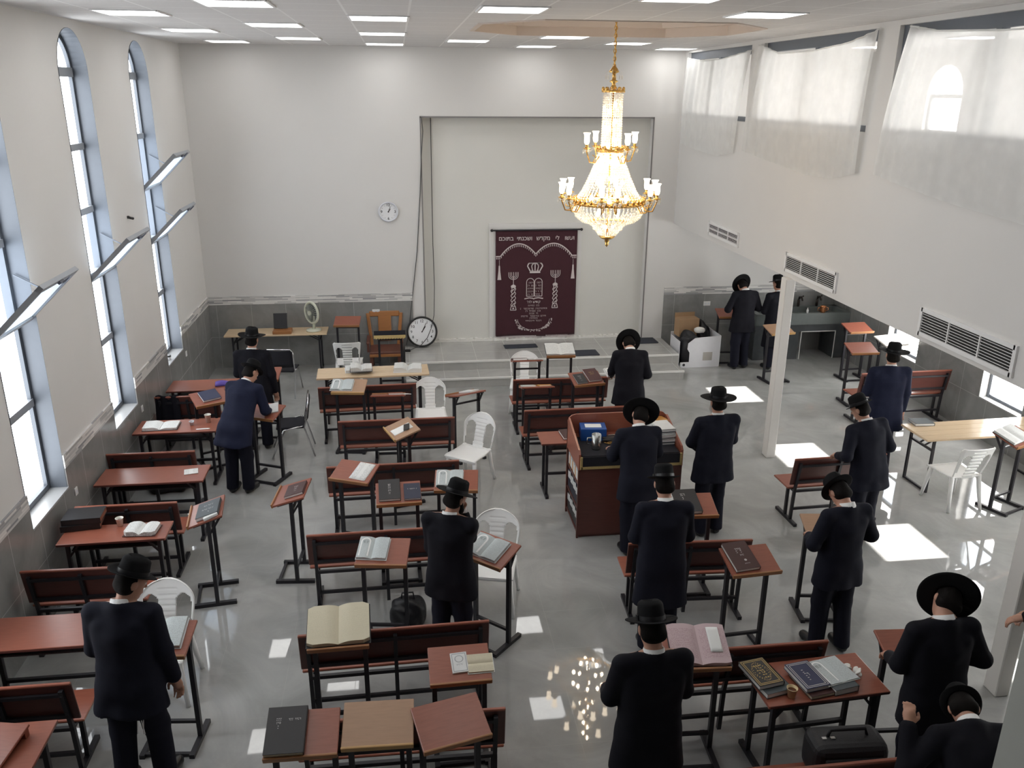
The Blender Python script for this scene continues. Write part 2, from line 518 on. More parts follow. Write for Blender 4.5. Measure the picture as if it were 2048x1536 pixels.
_glyphs = {}
def text_into(bm, s, size, M, depth=0.001, bold=0.0):
    """lettering as thin geometry; centred on the origin of M, lying in its XY plane"""
    key = (s, bold)
    if key not in _glyphs:
        cu = bpy.data.curves.new('lettering', 'FONT')
        cu.body = s; cu.size = 1.0; cu.align_x = 'CENTER'; cu.align_y = 'CENTER'; cu.resolution_u = 3
        cu.offset = bold
        o = bpy.data.objects.new('lettering', cu)
        COL.objects.link(o)
        bpy.context.view_layer.update()
        me = o.evaluated_get(bpy.context.evaluated_depsgraph_get()).to_mesh()
        _glyphs[key] = ([v.co.copy() for v in me.vertices], [tuple(p.vertices) for p in me.polygons])
        o.evaluated_get(bpy.context.evaluated_depsgraph_get()).to_mesh_clear()
        bpy.data.objects.remove(o); bpy.data.curves.remove(cu)
    vs, fs = _glyphs[key]
    V = [bm.verts.new(M @ Vector((v.x * size, v.y * size, depth))) for v in vs]
    for f in fs:
        try: bm.faces.new([V[i] for i in f])
        except ValueError: pass

def heb(s): return s[::-1]

def strokes(bm, x, y, w, h, n, M, depth=0.001, seed=0):
    """a line of small illegible lettering: n short uneven strokes"""
    rnd = random.Random(seed)
    step = w / n
    for i in range(n):
        if rnd.random() < 0.14: continue
        cx = x - w / 2 + (i + 0.5) * step
        k = rnd.random()
        bx(bm, cx - step * 0.36, cx + step * 0.30, y + h * 0.28, y + h * 0.5, 0, depth, M)
        if k < 0.6: bx(bm, cx + step * 0.14, cx + step * 0.30, y - h * 0.5, y + h * 0.28, 0, depth, M)
        if k > 0.35: bx(bm, cx - step * 0.36, cx + step * 0.2, y - h * 0.5, y - h * 0.3, 0, depth, M)
# ------------------------------------------------------------------ room shell
XL, XR, YB, YR, ZC, XG = -3.5, 8.5, 15.4, -3.0, 5.57, 5.08

def arch_loop(c, w, z0, ztop, seg=16):
    """opening outline (along, z): flat bottom, round head"""
    r = w / 2
    pts = [(c - r, z0), (c + r, z0)]
    for i in range(seg + 1):
        a = PI * i / seg
        pts.append((c + r * math.cos(a), ztop - r + r * math.sin(a)))
    return pts

def rect_loop(a0, a1, z0, z1): return [(a0, z0), (a1, z0), (a1, z1), (a0, z1)]

def wall_holes(bm, outer, holes, p0, p1, axis):
    """a slab between p0 and p1 on the axis with openings cut through"""
    def P(a, z, p): return (p, a, z) if axis == 'x' else (a, p, z)
    for p in (p0, p1):
        es = []
        for loop in [outer] + holes:
            vs = [bm.verts.new(P(a, z, p)) for a, z in loop]
            es += [bm.edges.new((vs[i], vs[(i + 1) % len(vs)])) for i in range(len(vs))]
        bmesh.ops.triangle_fill(bm, edges=es, use_beauty=True)
    for loop in [outer] + holes:
        n = len(loop)
        A = [bm.verts.new(P(a, z, p0)) for a, z in loop]
        B = [bm.verts.new(P(a, z, p1)) for a, z in loop]
        for i in range(n):
            bm.faces.new((A[i], A[(i + 1) % n], B[(i + 1) % n], B[i]))

bm = BM(); bx(bm, XL - .3, XR + .3, YR - .3, 15.95, -0.15, 0.0); struct('floor', bm, 'floor_tile')

LW = [5.40, 7.92, 10.40, 12.905]     # arched windows, far one last
bm = BM()
wall_holes(bm, rect_loop(YR, 15.7, 0, ZC), [arch_loop(c, 0.90, 0.98, 5.48) for c in LW], XL, XL - 0.28, 'x')
struct('wall_left', bm, 'plaster')

RW = [5.40, 7.92, 10.40, 12.95]
bm = BM()
wall_holes(bm, rect_loop(YR, 15.7, 0, ZC), [rect_loop(c - .45, c + .45, 0.60, 2.48) for c in RW] + [arch_loop(c, 0.9, 3.75, 5.30) for c in RW], XR, XR + 0.28, 'x')
struct('wall_right', bm, 'plaster')

bm = BM()
bx(bm, XL - .28, 0.40, YB, YB + .5, 0, ZC); bx(bm, 4.58, XR + .28, YB, YB + .5, 0, ZC)
bx(bm, 0.40, 4.58, YB, YB + .5, 4.44, ZC)
struct('wall_end', bm, 'plaster')
bm = BM(); bx(bm, 0.40, 4.58, 15.60, 15.72, 0, 4.44); struct('wall_niche', bm, 'niche_plaster')
bm = BM(); bx(bm, XL - .28, XR + .28, YR - .2, YR, 0, ZC); struct('wall_rear', bm, 'rear_absorber')
bm = BM(); bx(bm, XL, XG, YR, .7, 2.9, 3.2); struct('rear_gallery_blocker', bm, 'plaster')  # unseen slab behind the camera, added to block fill on the foreground

OC = (2.6, 10.62)
OCT = [(OC[0] + 1.62 * sx, OC[1] + 1.22 * sy) for sx, sy in ((-1, -.45), (-.62, -1), (.62, -1), (1, -.45), (1, .45), (.62, 1), (-.62, 1), (-1, .45))]
bm = BM()
es = []
for loop in ([(XL, YR), (XR, YR), (XR, 15.7), (XL, 15.7)], OCT):
    vs = [bm.verts.new((x, y, ZC)) for x, y in loop]
    es += [bm.edges.new((vs[i], vs[(i + 1) % len(vs)])) for i in range(len(vs))]
bmesh.ops.triangle_fill(bm, edges=es, use_beauty=True)
struct('ceiling', bm, 'ceiling_tile')
bm = BM(); bx(bm, XL - .3, XR + .3, YR - .3, 16, ZC + .45, ZC + .6); struct('ceiling_slab', bm, 'plaster')
# stepped octagonal recess round the chandelier hook
bm = BM()
def oct_ring(k, z): return [bm.verts.new((OC[0] + (x - OC[0]) * k, OC[1] + (y - OC[1]) * k, z)) for x, y in OCT]
rr = [oct_ring(1.0, ZC - .012), oct_ring(1.0, ZC + .10), oct_ring(0.93, ZC + .10), oct_ring(0.90, ZC + .20)]
for A, B in zip(rr, rr[1:]):
    for i in range(8): bm.faces.new((A[i], A[(i + 1) % 8], B[(i + 1) % 8], B[i]))
bm.faces.new(rr[-1])
struct('trim_1', bm, 'recess_paint')
bm = BM()
for (kA, zA), (kB, zB) in (((1.0, ZC - .012), (1.035, ZC - .012)), ((1.035, ZC - .012), (1.035, ZC + .002))):
    A, B = oct_ring(kA, zA), oct_ring(kB, zB)
    for i in range(8): bm.faces.new((A[i], A[(i + 1) % 8], B[(i + 1) % 8], B[i]))
struct('trim_2', bm, 'recess_paint')

bm = BM()                                              # dark strips painting the shadow lines round the niche edge
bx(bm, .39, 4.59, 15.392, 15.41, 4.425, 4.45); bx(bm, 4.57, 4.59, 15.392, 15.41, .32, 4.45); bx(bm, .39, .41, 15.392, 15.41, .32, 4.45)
struct('trim_10', bm, 'niche_edge_shade')
# gallery along the right side: slab, parapet face with curtained openings
bm = BM(); bx(bm, XG + .17, XR, YR, YB, 2.55, 2.90); struct('floor_gallery', bm, 'plaster')
OPEN = [(12.43, 15.22), (9.05, 12.0), (5.75, 8.65), (2.4, 5.35)]
bm = BM()
wall_holes(bm, rect_loop(YR, YB, 2.55, ZC), [rect_loop(a, b, 4.465, 5.52) for a, b in OPEN], XG, XG + .17, 'x')
struct('wall_gallery', bm, 'plaster')
for i, (a, b) in enumerate(OPEN):
    bm = BM()
    x0, x1 = XG + .05, XG + .13
    bx(bm, x0, x1, a, b, 5.40, 5.52); bx(bm, x0, x1, a, b, 4.465, 4.53)
    for y in (a + .03, (a + b) / 2, b - .03): bx(bm, x0, x1, y - .035, y + .035, 4.53, 5.40)
    struct('trim_%d' % (3 + i), bm, 'alu')
for x, y in ((5.06, 10.42), (4.95, 5.42)):
    bm = BM(); bx(bm, x - .065, x + .065, y - .08, y + .08, 0, 2.56, None, .008); struct('pillar', bm, 'pillar_paint')
# wall end close by the gallery viewpoint
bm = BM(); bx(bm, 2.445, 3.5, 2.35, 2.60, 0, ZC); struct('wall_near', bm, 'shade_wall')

# dado tiles and mosaic band
def spans(a, b, cuts):
    out = []
    for c0, c1 in sorted(cuts):
        if c0 > a: out.append((a, c0))
        a = max(a, c1)
    if a < b: out.append((a, b))
    return out
T = 0.018
bm = BM()
lc = [(c - .45, c + .45) for c in LW]
bx(bm, XL, XL + T, YR, YB, 0, .98)
for a, b in spans(YR, YB, lc): bx(bm, XL, XL + T, a, b, .98, 1.19)
for y0, y1, (z0, z1) in [(YR, YB, (0, .60))] + [(a, b, (.60, 1.19)) for a, b in spans(YR, YB, [(c - .45, c + .45) for c in RW])]:
    bx(bm, XR - T, XR, y0, y1, z0, z1)
bx(bm, XL, 0.17, YB - T, YB, 0, 1.19); bx(bm, 4.98, XR, YB - T, YB, 0, 1.19)
struct('baseboard_tiles', bm, 'dado_tile')
bm = BM()
for a, b in spans(YR, YB, lc): bx(bm, XL, XL + T + .004, a, b, 1.19, 1.335)
for a, b in spans(YR, YB, [(c - .45, c + .45) for c in RW]): bx(bm, XR - T - .004, XR, a, b, 1.19, 1.335)
bx(bm, XL, 0.17, YB - T - .004, YB, 1.19, 1.335); bx(bm, 4.98, XR, YB - T - .004, YB, 1.19, 1.335)
struct('baseboard_mosaic', bm, 'mosaic')

# platform with two steps before the niche
bm = BM()
bx(bm, 0.0, 4.99, 14.32, 15.60, 0, .32); bx(bm, 0.0, 4.94, 13.83, 14.32, 0, .16)
struct('floor_platform', bm, 'step_tile')
bm = BM()
bx(bm, 0.0, 4.995, 14.30, 14.335, .295, .325); bx(bm, 0.0, 4.945, 13.81, 13.845, .135, .165)
struct('trim_7', bm, 'nosing')
bm = BM()
rnd = random.Random(3)
for i in range(90):                                    # ragged plaster along the foot of the niche
    x = 0.42 + i * 4.14 / 90
    h = .02 + .05 * rnd.random()
    bx(bm, x, x + .05, 15.56 - .02 * rnd.random(), 15.61, .315, .32 + h)
struct('trim_8', bm, 'ragged_plaster')

# ---- windows
TR = [5.03, 4.22, 3.50, 2.75, 1.93]
def window(n, c, side, open_at=()):
    """tall arched window with five transoms; open_at = hinge heights of the sashes that stand open"""
    s = 1 if side == 'L' else -1
    X0 = XL if side == 'L' else XR
    X = lambda d: X0 - s * d                          # d metres into the wall
    w = link('window_%d' % n, None); w['kind'] = 'structure'
    lo = arch_loop(c, 0.90, 0.98, 5.48, 20)
    li = arch_loop(c, 0.80, 1.04, 5.43, 20)
    bm = BM()
    def strip(la, da, lb, db):
        A = [bm.verts.new((X(da), a, z)) for a, z in la]; B = [bm.verts.new((X(db), a, z)) for a, z in lb]
        for i in range(len(A)): bm.faces.new((A[i], A[(i + 1) % len(A)], B[(i + 1) % len(A)], B[i]))
    l9 = arch_loop(c, 0.894, 0.984, 5.477, 20)
    strip(l9, -.006, l9, .16); strip(l9, .16, li, .16); strip(li, .16, li, .24); strip(l9, -.006, lo, -.006)
    struct('frame', bm, 'alu', w)
    for z in TR:
        bm = BM(); h = .10 if z > 5 else .075
        bx(bm, *sorted((X(.15), X(.22))), c - .42, c + .42, z - h / 2, z + h / 2)
        struct('transom', bm, 'alu_light', w)
    bm = BM(); bx(bm, *sorted((X(-.02), X(.16))), c - .45, c + .45, .965, .985); struct('sill', bm, 'sill_stone', w)
    cuts = [1.04] + TR[::-1]
    for a, b in zip(cuts, cuts[1:]):
        if any(abs(a - o) < .1 for o in open_at): continue
        bm = BM(); bx(bm, *sorted((X(.20), X(.21))), c - .40, c + .40, a, b); struct('pane', bm, 'lit_pane', w)
    bm = BM()
    r = .40
    top = [(c - r, 5.03), (c + r, 5.03)] + [(c + r * math.cos(PI * i / 20), 5.03 + r * math.sin(PI * i / 20)) for i in range(21)]
    M = Matrix(((0, 0, -s, X(.20)), (1, 0, 0, 0), (0, 1, 0, 0), (0, 0, 0, 1)))
    prism(bm, top, 0, .01, M)
    struct('pane', bm, 'lit_pane', w)
    for o in open_at:                                 # bottom-hung sash leaning into the room
        H = .70
        Ms = Matrix.Translation((X(.05), c, o + .02)) @ Matrix.Rotation(s * R(46), 4, 'Y')
        bm = BM()
        for y in (-.405, .405): box(bm, (0, y, H / 2), (.045, .05, H), Ms)
        for z in (.03, H - .03): box(bm, (0, 0, z), (.045, .86, .06), Ms)
        sash = struct('sash', bm, 'alu_light', w)
        bm = BM(); box(bm, (0, 0, H / 2), (.008, .76, H - .1), Ms); struct('sash_pane', bm, 'frosted', sash)
        bm = BM(); box(bm, (.03, 0, H - .03), (.03, .09, .03), Ms); cyl(bm, (.05, .02, H - .03), (.05, .02, H + .05), .009, 6, M=Ms)
        struct('latch', bm, 'alu_dark', sash)
        bm = BM(); a = Ms @ Vector((0, .42, .35)); bar(bm, (X(.12), c + .42, o + .45), a, .012); struct('stay', bm, 'alu', sash)
    return w
window(1, LW[3], 'L', (2.75, 3.50)); window(2, LW[2], 'L', (2.75,)); window(3, LW[1], 'L', (2.75,))
window(4, LW[0], 'L')

for k, c in enumerate(RW):                            # low windows under the gallery, upper sash open to the sun
    w = link('window_%d' % (6 + k), None); w['kind'] = 'structure'
    bm = BM()
    for y in (c - .42, c + .42): bx(bm, XR + .10, XR + .17, y - .03, y + .03, .60, 2.48)
    for z in (.625, 1.18, 1.66, 2.20, 2.46): bx(bm, XR + .105, XR + .165, c - .42, c + .42, z - .025, z + .025)
    struct('frame', bm, 'alu', w)
    bm = BM(); bx(bm, XR - .015, XR + .11, c - .45, c + .45, .585, .605); struct('sill', bm, 'sill_stone', w)
    for a, b in ((.65, 1.155), (1.205, 1.635), (2.225, 2.435)):
        bm = BM(); bx(bm, XR + .13, XR + .14, c - .40, c + .40, a, b); struct('pane', bm, 'sunlit_pane', w)
    w = link('window_%d' % (11 + k), None); w['kind'] = 'structure'
    bm = BM()
    M = Matrix(((0, 0, 1, XR + .12), (1, 0, 0, 0), (0, 1, 0, 0), (0, 0, 0, 1)))
    prism(bm, arch_loop(c, .84, 3.78, 5.27, 16), 0, .01, M); struct('pane', bm, 'sunlit_pane', w)
    bm = BM()
    for z in (3.77, 4.3, 4.84): bx(bm, XR + .06, XR + .11, c - .45, c + .45, z - .03, z + .03)
    for y in (c - .43, c + .43): bx(bm, XR + .06, XR + .11, y - .03, y + .03, 3.75, 4.86)
    struct('frame', bm, 'alu', w)

# ---- ceiling light panels
ordn = ['first', 'second', 'third', 'fourth', 'fifth', 'sixth', 'seventh', 'eighth', 'ninth']
lf = made('white_metal', lambda b: [bx(b, -.30, .30, y - .012, y + .012, -.012, .002) for y in (-.30, .30)] + [bx(b, x - .012, x + .012, -.29, .29, -.012, .002) for x in (-.30, .30)])
ld = made('led_diffuser', lambda b: bx(b, -.288, .288, -.288, .288, -.008, -.001))
PCOL = [(-2.55, [14.5, 11.97, 9.45, 6.95, 4.45]), (-1.36, [13.38, 10.78, 8.25, 5.75]), (-.15, [14.65, 12.07, 9.58, 7.08, 4.58]),
        (1.08, [13.4, 8.33, 5.83]), (2.30, [14.68, 12.18, 7.05, 4.55]), (3.52, [13.45, 8.38, 5.88]), (4.72, [14.85]), (6.3, [13.4, 10.9, 8.4, 5.9]), (7.5, [13.4, 10.9, 8.4, 5.9])]  # last two columns: unseen gallery panels added to brighten the voile
for ci, (x, ys) in enumerate(PCOL):
    for ri, y in enumerate(ys):
        place([('frame', lf), ('diffuser', ld)], 'ceiling_light',
              'square lit ceiling panel, %s from the end wall, %s row from the arched windows' % (ordn[ri], ordn[ci]),
              'ceiling light', at(x, y, ZC), 'square light panels in the ceiling')

# ---- air vents in the gallery face
def vent(y0, y1, z0, z1, cols, label, rows=1):
    fr, back = BM(), BM()
    x = XG
    bx(back, x - .006, x, y0, y1, z0, z1)
    for y in (y0, y1): bx(fr, x - .022, x, y - .02, y + .02, z0 - .02, z1 + .02)
    for z in (z0, z1): bx(fr, x - .022, x, y0, y1, z - .02, z + .02)
    for i in range(1, cols): y = y0 + (y1 - y0) * i / cols; bx(fr, x - .02, x, y - .008, y + .008, z0 - .01, z1 + .01)
    for i in range(1, rows): z = z0 + (z1 - z0) * i / rows; bx(fr, x - .02, x, y0, y1, z - .008, z + .008)
    r = link('air_vent', None); tag(r, label, 'vent', 'vents in the gallery face')
    link('frame', mesh('m', fr, 'white_metal'), r); link('backing', mesh('m', back, 'black_void'), r)
    n = 9
    sl = BM()
    for i in range(n):
        z = z0 + (z1 - z0) * (i + .5) / n
        Mx = Matrix.Translation((x - .011, (y0 + y1) / 2, z)) @ Matrix.Rotation(R(35), 4, 'Y')
        box(sl, (0, 0, 0), (.014, y1 - y0 - .02, .004), Mx)
    link('slats', mesh('m', sl, 'white_metal'), r)
vent(12.25, 13.52, 2.665, 2.845, 3, 'small slotted vent of six panes in the gallery face, beside the end wall', 2)
vent(9.22, 10.58, 2.645, 2.855, 3, 'slotted white vent in the gallery face just above the slim pillar')
vent(6.16, 7.50, 2.62, 2.86, 3, 'slotted white vent in the gallery face, furthest along from the end wall')

# ---- sheer curtains over the gallery openings
def sheer_curtain(tops, bots, label, folds=14, seed=0):
    """tops / bots: (y, z) points along the upper and the lower hem, far end first"""
    rnd = random.Random(seed)
    ph = [rnd.random() * 6 for _ in range(4)]
    def along(P, u):
        t = u * (len(P) - 1); i = min(int(t), len(P) - 2); f = t - i
        f2 = f
        return P[i][0] * (1 - f2) + P[i + 1][0] * f2, P[i][1] * (1 - f2) + P[i + 1][1] * f2
    def fn(u, v):
        y0, z0 = along(tops, u); y1, z1 = along(bots, u)
        edge = math.exp(-u * 9) + .6 * math.exp(-(1 - u) * 9) + .35
        d = .018 * edge * math.sin(u * folds * 6.28 + ph[0] + .8 * math.sin(v * 2 + ph[1])) + .012 * math.sin(u * 9 + ph[2])
        return (XG - .05 - .03 * math.sin(v * PI * .9) + d, y0 * (1 - v) + y1 * v, z0 * (1 - v) + z1 * v)
    bm = BM(); sheet(bm, 90, 24, fn)
    o = link('voile_curtain', mesh('m', bm, 'voile')); tag(o, label, 'curtain', 'sheer curtains over the gallery openings')
    bm = BM()
    tube(bm, [fn(i / 60, 0.0) for i in range(61)], .009, 6)
    link('hem', mesh('m', bm, 'voile'), o)
sheer_curtain([(15.1, 5.43), (14.3, 5.36), (13.4, 5.36), (12.35, 5.44)], [(15.2, 4.02), (14.4, 3.95), (13.3, 3.92), (12.72, 4.00)], 'sheer white curtain over the gallery opening next to the end wall', 10, 1)
sheer_curtain([(12.05, 5.50), (11.4, 5.36), (10.4, 5.35), (9.6, 5.40), (8.95, 5.50)], [(12.35, 4.06), (11.3, 3.98), (10.2, 3.91), (9.6, 3.92), (9.05, 4.02)], 'sheer white curtain sagging over the middle gallery opening above the slim pillar', 12, 2)
sheer_curtain([(8.42, 5.50), (7.9, 5.42), (7.0, 5.37), (6.3, 5.36), (5.6, 5.45)], [(8.72, 4.06), (8.1, 3.99), (7.3, 3.91), (6.3, 3.86), (5.6, 3.95)], 'widest sheer white curtain, over the gallery opening furthest from the end wall', 14, 4)
# ------------------------------------------------------------------ furniture kits
def bench_kit(L, wood='mahogany', back='mahogany_dark'):
    """school bench facing +Y: plank back on steel posts, seat, two rails, skid feet"""
    k = []
    xs = [-L / 2 + .07, 0.0, L / 2 - .07]
    B0 = lambda z: -.02 - max(0, z - .42) * .16          # the posts lean back above the seat
    pan = made(back, lambda b: [box(b, (0, B0(.64) + .014, .635), (L, .018, .27), Matrix.Identity(4) @ Matrix.Translation((0, 0, 0)), .004)])
    k.append(('backrest', made(back, lambda b: box(b, (0, 0, 0), (L, .02, .345), Matrix.Translation((0, B0(.665) + .016, .668)) @ Matrix.Rotation(R(9), 4, 'X'), .005)),
              [('top_rail', made(wood, lambda b: box(b, (0, 0, 0), (L, .028, .022), Matrix.Translation((0, B0(.84) + .014, .842)) @ Matrix.Rotation(R(9), 4, 'X'), .006)))]))
    k.append(('seat', made(wood, lambda b: box(b, (0, .20, .435), (L, .36, .022), Matrix.Translation((0, 0, 0)), .007))))
    for x in xs:
        k.append(('post', made('black_steel', lambda b: [bar(b, (x, 0, .03), (x, -.02, .42), .032), bar(b, (x, -.02, .41), (x, B0(.80) - .012, .80), .03)])))
    for x in (xs[0], xs[2]):
        k.append(('leg', made('black_steel', lambda b: bar(b, (x, .13, .03), (x, .13, .425), .032))))
        k.append(('foot', made('black_steel', lambda b: bx(b, x - .02, x + .02, -.14, .34, 0, .035))))
    def rails(b):
        bar(b, (xs[0], .0, .17), (xs[2], .0, .17), .028)
        bar(b, (xs[0], B0(.45), .415), (xs[2], B0(.45), .415), .03)
        bar(b, (xs[0], B0(.55) - .012, .55), (xs[2], B0(.55) - .012, .55), .024)
        bar(b, (xs[0], B0(.76) - .014, .76), (xs[2], B0(.76) - .014, .76), .024)
        for x in (xs[0], xs[2]): bar(b, (x, -.02, .412), (x, .36, .412), .026)
    k.append(('rail', made('black_steel', rails)))
    return k
_bk = {}
def bench(x, y, rz, L, label, group=None):
    if L not in _bk: _bk[L] = bench_kit(L)
    return place(_bk[L], 'bench', label, 'bench', at(x, y, 0, rz), group)

def desk_kit(W, D, top='mahogany', H=.75, shelf=True):
    k = [('tabletop', made(top, lambda b: bx(b, -W / 2, W / 2, -D / 2, D / 2, H - .024, H, None, .006, 2)),
          [('edge_band', made('mahogany_dark' if top != 'pale_laminate' else 'pine', lambda b: [bx(b, -W / 2 + .01, W / 2 - .01, -D / 2 - .002, -D / 2 + .004, H - .022, H - .004)]))])]
    for x in (-W / 2 + .08, W / 2 - .08):
        for y in (-D / 2 + .07, D / 2 - .09):
            k.append(('leg', made('black_steel', lambda b: bar(b, (x, y, .03), (x, y, H - .024), .034))))
        k.append(('foot', made('black_steel', lambda b: bx(b, x - .02, x + .02, -D / 2 - .02, D / 2 + .02, 0, .035))))
    k.append(('stretcher', made('black_steel', lambda b: bar(b, (-W / 2 + .08, D / 2 - .09, .2), (W / 2 - .08, D / 2 - .09, .2), .03))))
    for x in (-W / 2 + .08, W / 2 - .08):
        s = 1 if x < 0 else -1
        k.append(('side_rail', made('black_steel', lambda b: bar(b, (x, -D / 2 + .07, H - .045), (x, D / 2 - .09, H - .045), .03))))
        k.append(('corner_brace', made('black_steel', lambda b: bar(b, (x, -D / 2 + .07, H - .18), (x + s * .12, -D / 2 + .07, H - .03), .02))))
    if shelf:
        k.append(('book_shelf', made('black_steel', lambda b: bx(b, -W / 2 + .10, W / 2 - .10, -D / 2 + .10, D / 2 - .06, H - .13, H - .118))))
    return k
def desk(x, y, rz, W, D, label, group=None):
    return place(desk_kit(W, D), 'desk', label, 'desk', at(x, y, 0, rz), group)

LT, LWD, LDP, LH = 17.0, .46, .33, .96
def lectern_kit(top, edge, H):
    h = H - .012
    Mt = Matrix.Translation((0, 0, h)) @ Matrix.Rotation(R(LT), 4, 'X')
    k = [('slanted_top', made(top, lambda b: box(b, (0, 0, 0), (LWD, LDP, .022), Mt, .004)),
          [('ledge', made(edge, lambda b: box(b, (0, -LDP / 2 - .006, .006), (LWD, .018, .042), Mt, .006, 2)))])]
    for x in (-.19, .19):
        k.append(('post', made('black_steel', lambda b: bar(b, (x, .02, .03), (x, .02, h - .012), .036))))
        k.append(('foot', made('black_steel', lambda b: bx(b, x - .02, x + .02, -.20, .20, 0, .036))))
    for nm, p, q, w in (('stretcher', (-.19, .02, .17), (.19, .02, .17), .026), ('stretcher', (-.19, .02, h - .12), (.19, .02, h - .12), .022), ('floor_bar', (-.19, -.17, .02), (.19, -.17, .02), .026)):
        k.append((nm, made('black_steel', lambda b: bar(b, p, q, w))))
    for x in (-.19, .19):
        k.append(('bracket', made('black_steel', lambda b: [bar(b, (x, -.13, -.016), (x, .15, -.016), .024, M=Mt), bar(b, (x, .02, h - .16), Mt @ Vector((x, .13, -.02)), .02)])))
    return k
_lk = {}
LEC = {}
def lectern(key, x, y, rz, label, top='mahogany', edge='edge_wood', H=LH, group=None):
    kk = (top, edge, H)
    if kk not in _lk: _lk[kk] = lectern_kit(*kk)
    M = at(x, y, 0, rz)
    place(_lk[kk], 'lectern', label, 'lectern', M, group)
    LEC[key] = M @ Matrix.Translation((0, 0, H - .012)) @ Matrix.Rotation(R(LT), 4, 'X') @ Matrix.Translation((0, 0, .0115))

def on(key, u=0, v=0, rot=0, dz=0):
    return LEC[key] @ Matrix.Translation((u, v, dz)) @ Matrix.Rotation(R(rot), 4, 'Z')

# ---- left block of desks and benches by the arched windows (front of the hall = far end)
desk(-2.93, 12.21, 1, 1.02, .50, 'red-brown desk with a purple cloth on it, the row closest to the end wall')
bench(-3.02, 11.52, 0, .86, 'short red-brown bench with a dark coat over its end, under the arched windows')
desk(-2.94, 10.58, 0, 1.02, .46, 'red-brown desk holding a big open white book and paper cups')
bench(-2.99, 9.57, 0, 1.0, 'red-brown bench just behind the desk with one small white pamphlet')
desk(-2.86, 9.09, 0, 1.16, .44, 'glossy red-brown desk with one small white pamphlet')
bench(-2.88, 8.24, 0, 1.0, 'red-brown bench behind the desk with the thick black volumes')
desk(-2.87, 7.76, 1, 1.0, .36, 'red-brown desk with thick black volumes, a foam cup and an open book')
bench(-2.92, 7.01, -1, 1.0, 'red-brown bench behind the bare glossy desk beside the man at the open-arch book')
desk(-2.92, 6.16, 0, 1.10, .46, 'bare glossy red-brown desk beside the man bent over a lectern')
bench(-2.95, 5.42, 0, 1.0, 'red-brown bench in the corner by the bent man in black')
desk(-2.93, 4.86, 0, .94, .46, 'red-brown desk with a loose slanted wooden board on it')

# ---- middle block
bench(-.56, 11.70, 2, 1.4, 'dark red bench behind the pine table with the open books')
bench(-.14, 10.32, 0, 1.5, 'dark red bench behind the tilted lectern with the white sheet and phone')
bench(-.18, 8.94, 1, 1.5, 'dark red bench behind the lectern with the black and navy books')
bench(-.25, 7.39, 1, 1.5, 'dark red bench between the man in the tall hat and the slim free lectern')
bench(-.16, 5.80, 1, 1.5, 'dark red bench behind the lectern with the huge cream open book')
bench(-.12, 4.80, -1, 1.44, 'dark red bench half hidden behind three lecterns in a row')
# ---- block right of the aisle
bench(2.28, 11.72, 0, 1.44, 'dark red bench in front of the platform steps, holding bundles on its seat')
bench(2.27, 10.46, 1, 1.46, 'dark red bench behind the reading platform full of books')
desk(1.98, 9.66, 0, .70, .40, 'small red-brown desk with a brown book, tucked behind the reading platform')
bench(2.62, 6.84, -3, 1.2, 'red-brown bench whose seat and end catch orange light, by the man with the bare nape')
bench(2.39, 5.24, 0, 1.58, 'dark red bench behind the desk with the decorated books')
bench(2.52, 4.02, 0, 1.4, 'red-brown bench at the very bottom, behind the black bag')
desk(2.93, 4.87, 3, .95, .46, 'red-brown desk with decorated books, a cup and crumpled tissues')
# ---- under the gallery
bench(5.02, 8.55, 2, 1.16, 'red-brown bench standing in the sunlight beside the slim white pillar')
bench(7.62, 11.46, 1, 1.5, 'red-brown bench against the tiled wall with low windows')

# ---- lecterns
M_ = ('mahogany', 'edge_wood'); P_ = ('beech', 'beech_edge')
lectern('S2', -1.20, 8.05, -95, 'free-standing slim red-brown lectern with one dark book, in the aisle behind a bench')
lectern('S1', -1.98, 7.72, -83, 'red-brown lectern turned sideways with a thick gray-black book and spectacles case')
lectern('lean', -1.83, 10.47, -25, 'red-brown lectern under the hands of the man bending over')
lectern('x1', -2.62, 11.06, 28, 'slanted red-brown lectern with a black and blue book beside the leaning man')
lectern('M1', -2.05, 12.02, -4, 'red-brown lectern hidden before the man standing in the long black coat')
lectern('M3', -1.90, 5.66, -6, 'red-brown lectern with an open arch-printed book in front of the bent man by the windows')
lectern('redback', -1.01, 14.92, -4, 'bare bright red-brown lectern against the gray end wall')
lectern('velvet', -.25, 14.10, 180, 'lectern draped in black velvet with a gold fringe beside the big clock', 'mahogany_dark', 'mahogany_dark')
lectern('c1', -.79, 11.33, -8, 'pale-topped lectern with an arch-printed book open on half of it', *P_)
lectern('c2', -.25, 10.90, 178, 'low red-brown lectern seen edge-on with a marbled book hanging over', *M_)
lectern('c905', .80, 10.86, 205, 'red-brown lectern seen edge-on alone in the aisle with a white booklet')
lectern('c3', -.07, 9.66, -72, 'pale wooden lectern turned sideways carrying a white sheet and a phone', *P_)
lectern('c4', -.59, 8.48, -24, 'red-brown lectern turned slightly, with a plain white sheet on one half')
lectern('c5', -.12, 7.90, 2, 'dark lectern carrying a big black book and a navy book side by side')
lectern('c6', .49, 8.13, -6, 'bright red-brown lectern just beyond the man in the tall hat')
lectern('c7', -.26, 6.74, -8, 'red-brown lectern with an arch-printed open book, in the middle before the long bench')
lectern('c8', .70, 6.66, -43, 'red-brown lectern at an angle between the man in the tall hat and a white chair')
lectern('c9', -.58, 5.60, 1, 'lectern filled by a huge cream open book')
lectern('c10', .32, 5.30, 1, 'low red-brown lectern with a small framed-cover book and open notebook', H=.80)
lectern('c11', -.74, 4.52, -1, 'red-brown lectern with one big upright black book, end of a row of three')
lectern('c12', -.26, 4.55, -2, 'pale beech lectern with an empty top, middle of a row of three', *P_)
